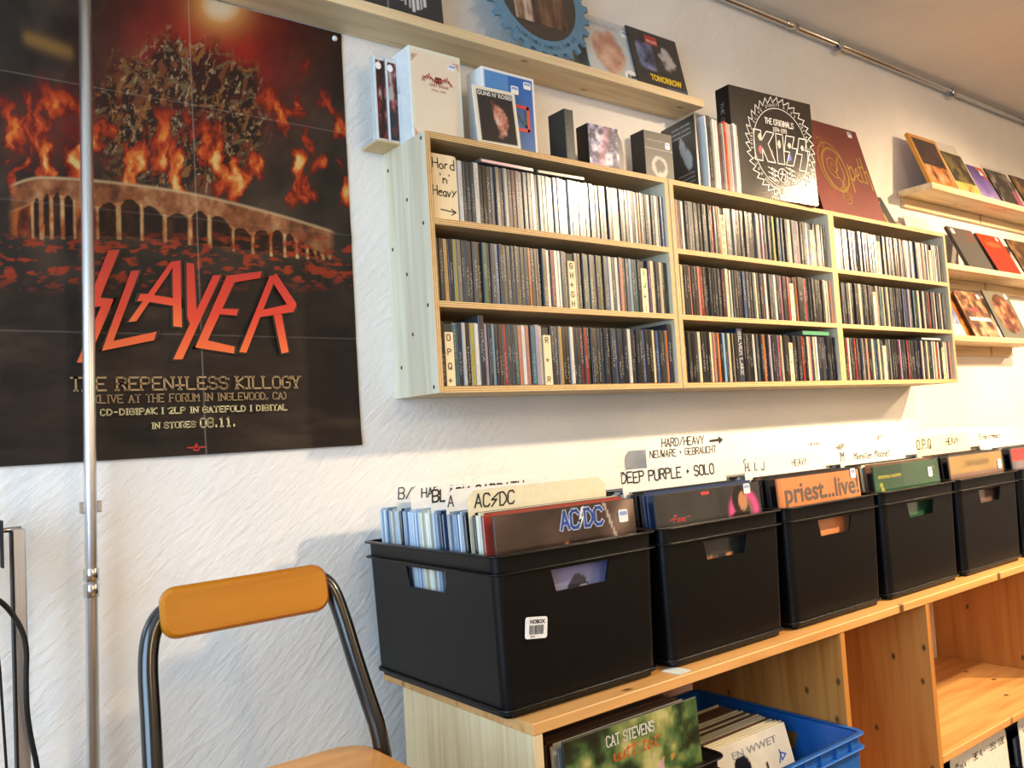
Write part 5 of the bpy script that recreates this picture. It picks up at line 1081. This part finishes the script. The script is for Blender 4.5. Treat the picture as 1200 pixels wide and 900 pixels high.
# backrest: rounded plank, slightly hollowed
mb = MB(); bw_, bh_, bt_ = .116, .034, .010; loops = []
for (dy, ins) in ((-bt_, .005), (-bt_ * .55, .0012), (0, 0), (bt_ * .55, .0012), (bt_, .005)):
    pts = rrect(-bw_ + ins, bw_ - ins, -bh_ + ins, bh_ - ins, .021 - ins * .5, 6); loops.append([(x, dy - .003 * (x / bw_) ** 2, z) for x, z in pts])
mb.loft(loops, 0, False, True)
def capfan(loop):
    k = len(mb.v); n = len(loop); rows = [[i for i in range(n)]]
    xs = sorted(set(round(p[0], 5) for p in loop))
    up = sorted([p for p in loop if p[2] >= 0], key=lambda p: p[0]); dn = sorted([p for p in loop if p[2] < 0], key=lambda p: p[0])
    m_ = min(len(up), len(dn)); V2 = []
    for j in range(m_): V2 += [up[j], dn[j]]
    mb.add(V2, [(2 * j, 2 * j + 1, 2 * j + 3, 2 * j + 2) for j in range(m_ - 1)], 0, False)
capfan(loops[0]); capfan(loops[-1])
br = mb.build('backrest', M['honey'], ch, rel(-.435, -.318, -.293), (math.radians(-8), math.radians(-1), math.radians(-3)))
for sx in (-1, 1):
    if sx < 0: pts = [(-.515, -.302, -.285), (-.548, -.300, -.295), (-.568, -.312, -.335), (-.572, -.340, -.43), (-.580, -.375, -.58), (-.592, -.335, -.90), (-.605, -.27, -1.345)]
    else: pts = [(-.345, -.304, -.282), (-.312, -.300, -.282), (-.297, -.312, -.315), (-.282, -.340, -.42), (-.258, -.376, -.545), (-.250, -.340, -.90), (-.243, -.27, -1.345)]
    mb = MB(); tube(mb, smooth_path([Vector(rel(*p)) for p in pts], 3), .0125, 14); lg = mb.build('rear_leg', M['tubeblack'], ch)
    mb = MB(); e = rel(*pts[-1]); tube(mb, [(e[0], e[1], 0), (e[0], e[1], .022)], .0155, 12); mb.build('rubber_foot', M['cable'], lg)
# seat
mb = MB(); sx0, sx1, sy0, sy1 = -.580, -.272, -.690, -.312; loops = []
for z, ins in ((-.546, .006), (-.543, .001), (-.531, 0), (-.527, .0015), (-.525, .006)):
    loops.append([rel(x, y, z) for x, y in rrect(sx0 + ins, sx1 - ins, sy0 + ins, sy1 - ins, .045, 7)])
mb.loft(loops, 0, True, True); mb.build('seat', M['honey2'], ch)
for x in (-.55, -.30):
    pts = [(x, -.62, -.556), (x, -.655, -.60), (x + (-.02 if x < -.4 else .02), -.69, -.90), (x + (-.035 if x < -.4 else .035), -.72, -1.345)]
    mb = MB(); tube(mb, smooth_path([Vector(rel(*p)) for p in pts], 2), .0125, 12); lg = mb.build('front_leg', M['tubeblack'], ch)
    mb = MB(); e = rel(*pts[-1]); tube(mb, [(e[0], e[1], 0), (e[0], e[1], .022)], .0155, 12); mb.build('rubber_foot', M['cable'], lg)
    mb = MB(); tube(mb, [rel(x, -.635, -.565), rel(-.580 if x < -.4 else -.258, -.378, -.565)], .0115, 10); mb.build('seat_rail', M['tubeblack'], ch)
mb = MB(); tube(mb, [rel(-.583, -.69, -1.0), rel(-.267, -.69, -1.0)], .010, 10); mb.build('foot_bar', M['tubeblack'], ch)
mb = MB(); tube(mb, [rel(-.580, -.378, -.565), rel(-.258, -.378, -.565)], .010, 10); mb.build('cross_bar', M['tubeblack'], ch)

# ================================================================== POLE AND RACK AT THE POSTER SIDE
pt, pb = Vector((-.5545, -.06, CEIL)), Vector((-.600, -.06, 0.0))
pe = empty('metal_pole', (pb.x, pb.y, 0)); tag(pe, 'slim aluminium pole from floor to ceiling standing in front of the poster', 'pole')
def onp(z): return Vector((pb.x + (pt.x - pb.x) * z / CEIL, -.06, z)) - Vector((pb.x, pb.y, 0))
mb = MB(); tube(mb, [onp(.0), onp(CEIL)], .0092, 18); mb.build('tube', M['alu'], pe)
for za in (1.100, 1.076):
    mb = MB(); tube(mb, [onp(za - .009), onp(za - .008), onp(za + .010), onp(za + .011)], [.0102, .0112, .0112, .0102], 18); mb.build('collar', M['chrome'], pe)
for sx in (-1, 1):
    c_ = onp(1.203); MB().box((c_.x + sx * .012 - .0035, c_.y - .004, c_.z - .009), (c_.x + sx * .012 + .0035, c_.y + .004, c_.z + .009), 0, .001).build('clip', M['chrome'], pe)
for z in (.004, CEIL - .004):
    mb = MB(); tube(mb, [onp(z - .004), onp(z + .004)], .03, 18); mb.build('end_plate', M['alu'], pe)
rk = empty('display_rack', (-.69, -.12, 0)); tag(rk, 'silver display rack upright with bracket and panel at the poster side', 'rack')
def rr(x, y, z): return (x + .69, y + .12, Z0 + z)
MB().box(rr(-.692, -.128, -1.361), rr(-.676, -.112, -.176), 0, .0015).build('upright', M['alu'], rk)
MB().box(rr(-.694, -.130, -1.355), rr(-.6915, -.110, -.180), 0, .0005).build('black_edge', M['black'], rk)
mb = MB(); tube(mb, [rr(-.74, -.12, -.178), rr(-.680, -.12, -.176)], .0035, 10); mb.build('bracket_rod', M['chrome'], rk)
MB().box(rr(-.92, -.135, -.226), rr(-.706, -.105, -.163), 0, .002).build('panel', M['alu'], rk)
MB().box(rr(-.7062, -.137, -.227), rr(-.7035, -.103, -.162), 0, .0008).build('panel_edge', M['black'], rk)
MB().box(rr(-.92, -.128, -1.361), rr(-.904, -.112, -.176), 0, .0015).build('upright', M['alu'], rk)
for z in (-.6, -1.1): MB().box(rr(-.91, -.124, z), rr(-.686, -.116, z + .012), 0, .001).build('cross_bar', M['alu'], rk)
mb = MB(); tube(mb, smooth_path([(-.76, -.17, Z0 - .235), (-.724, -.16, Z0 - .256), (-.700, -.15, Z0 - .280), (-.680, -.15, Z0 - .325), (-.6835, -.15, Z0 - .385), (-.682, -.15, Z0 - .44), (-.668, -.15, Z0 - .52), (-.66, -.14, Z0 - .8), (-.70, -.13, .2), (-.72, -.15, .006), (-.95, -.20, .006)], 3), .0036, 8); o = mb.build('power_cable', M['cable']); tag(o, 'thick black cable hanging in a curve past the silver rack upright', 'cable')
mb = MB(); tube(mb, smooth_path([(-.74, -.185, Z0 - .23), (-.718, -.175, Z0 - .30), (-.712, -.17, Z0 - .45), (-.706, -.17, Z0 - .6), (-.72, -.17, .3), (-.74, -.19, .004), (-.95, -.26, .004)], 2), .0018, 6); o = mb.build('power_cable', M['cable']); tag(o, 'thin black wire hanging beside the thick cable', 'cable')
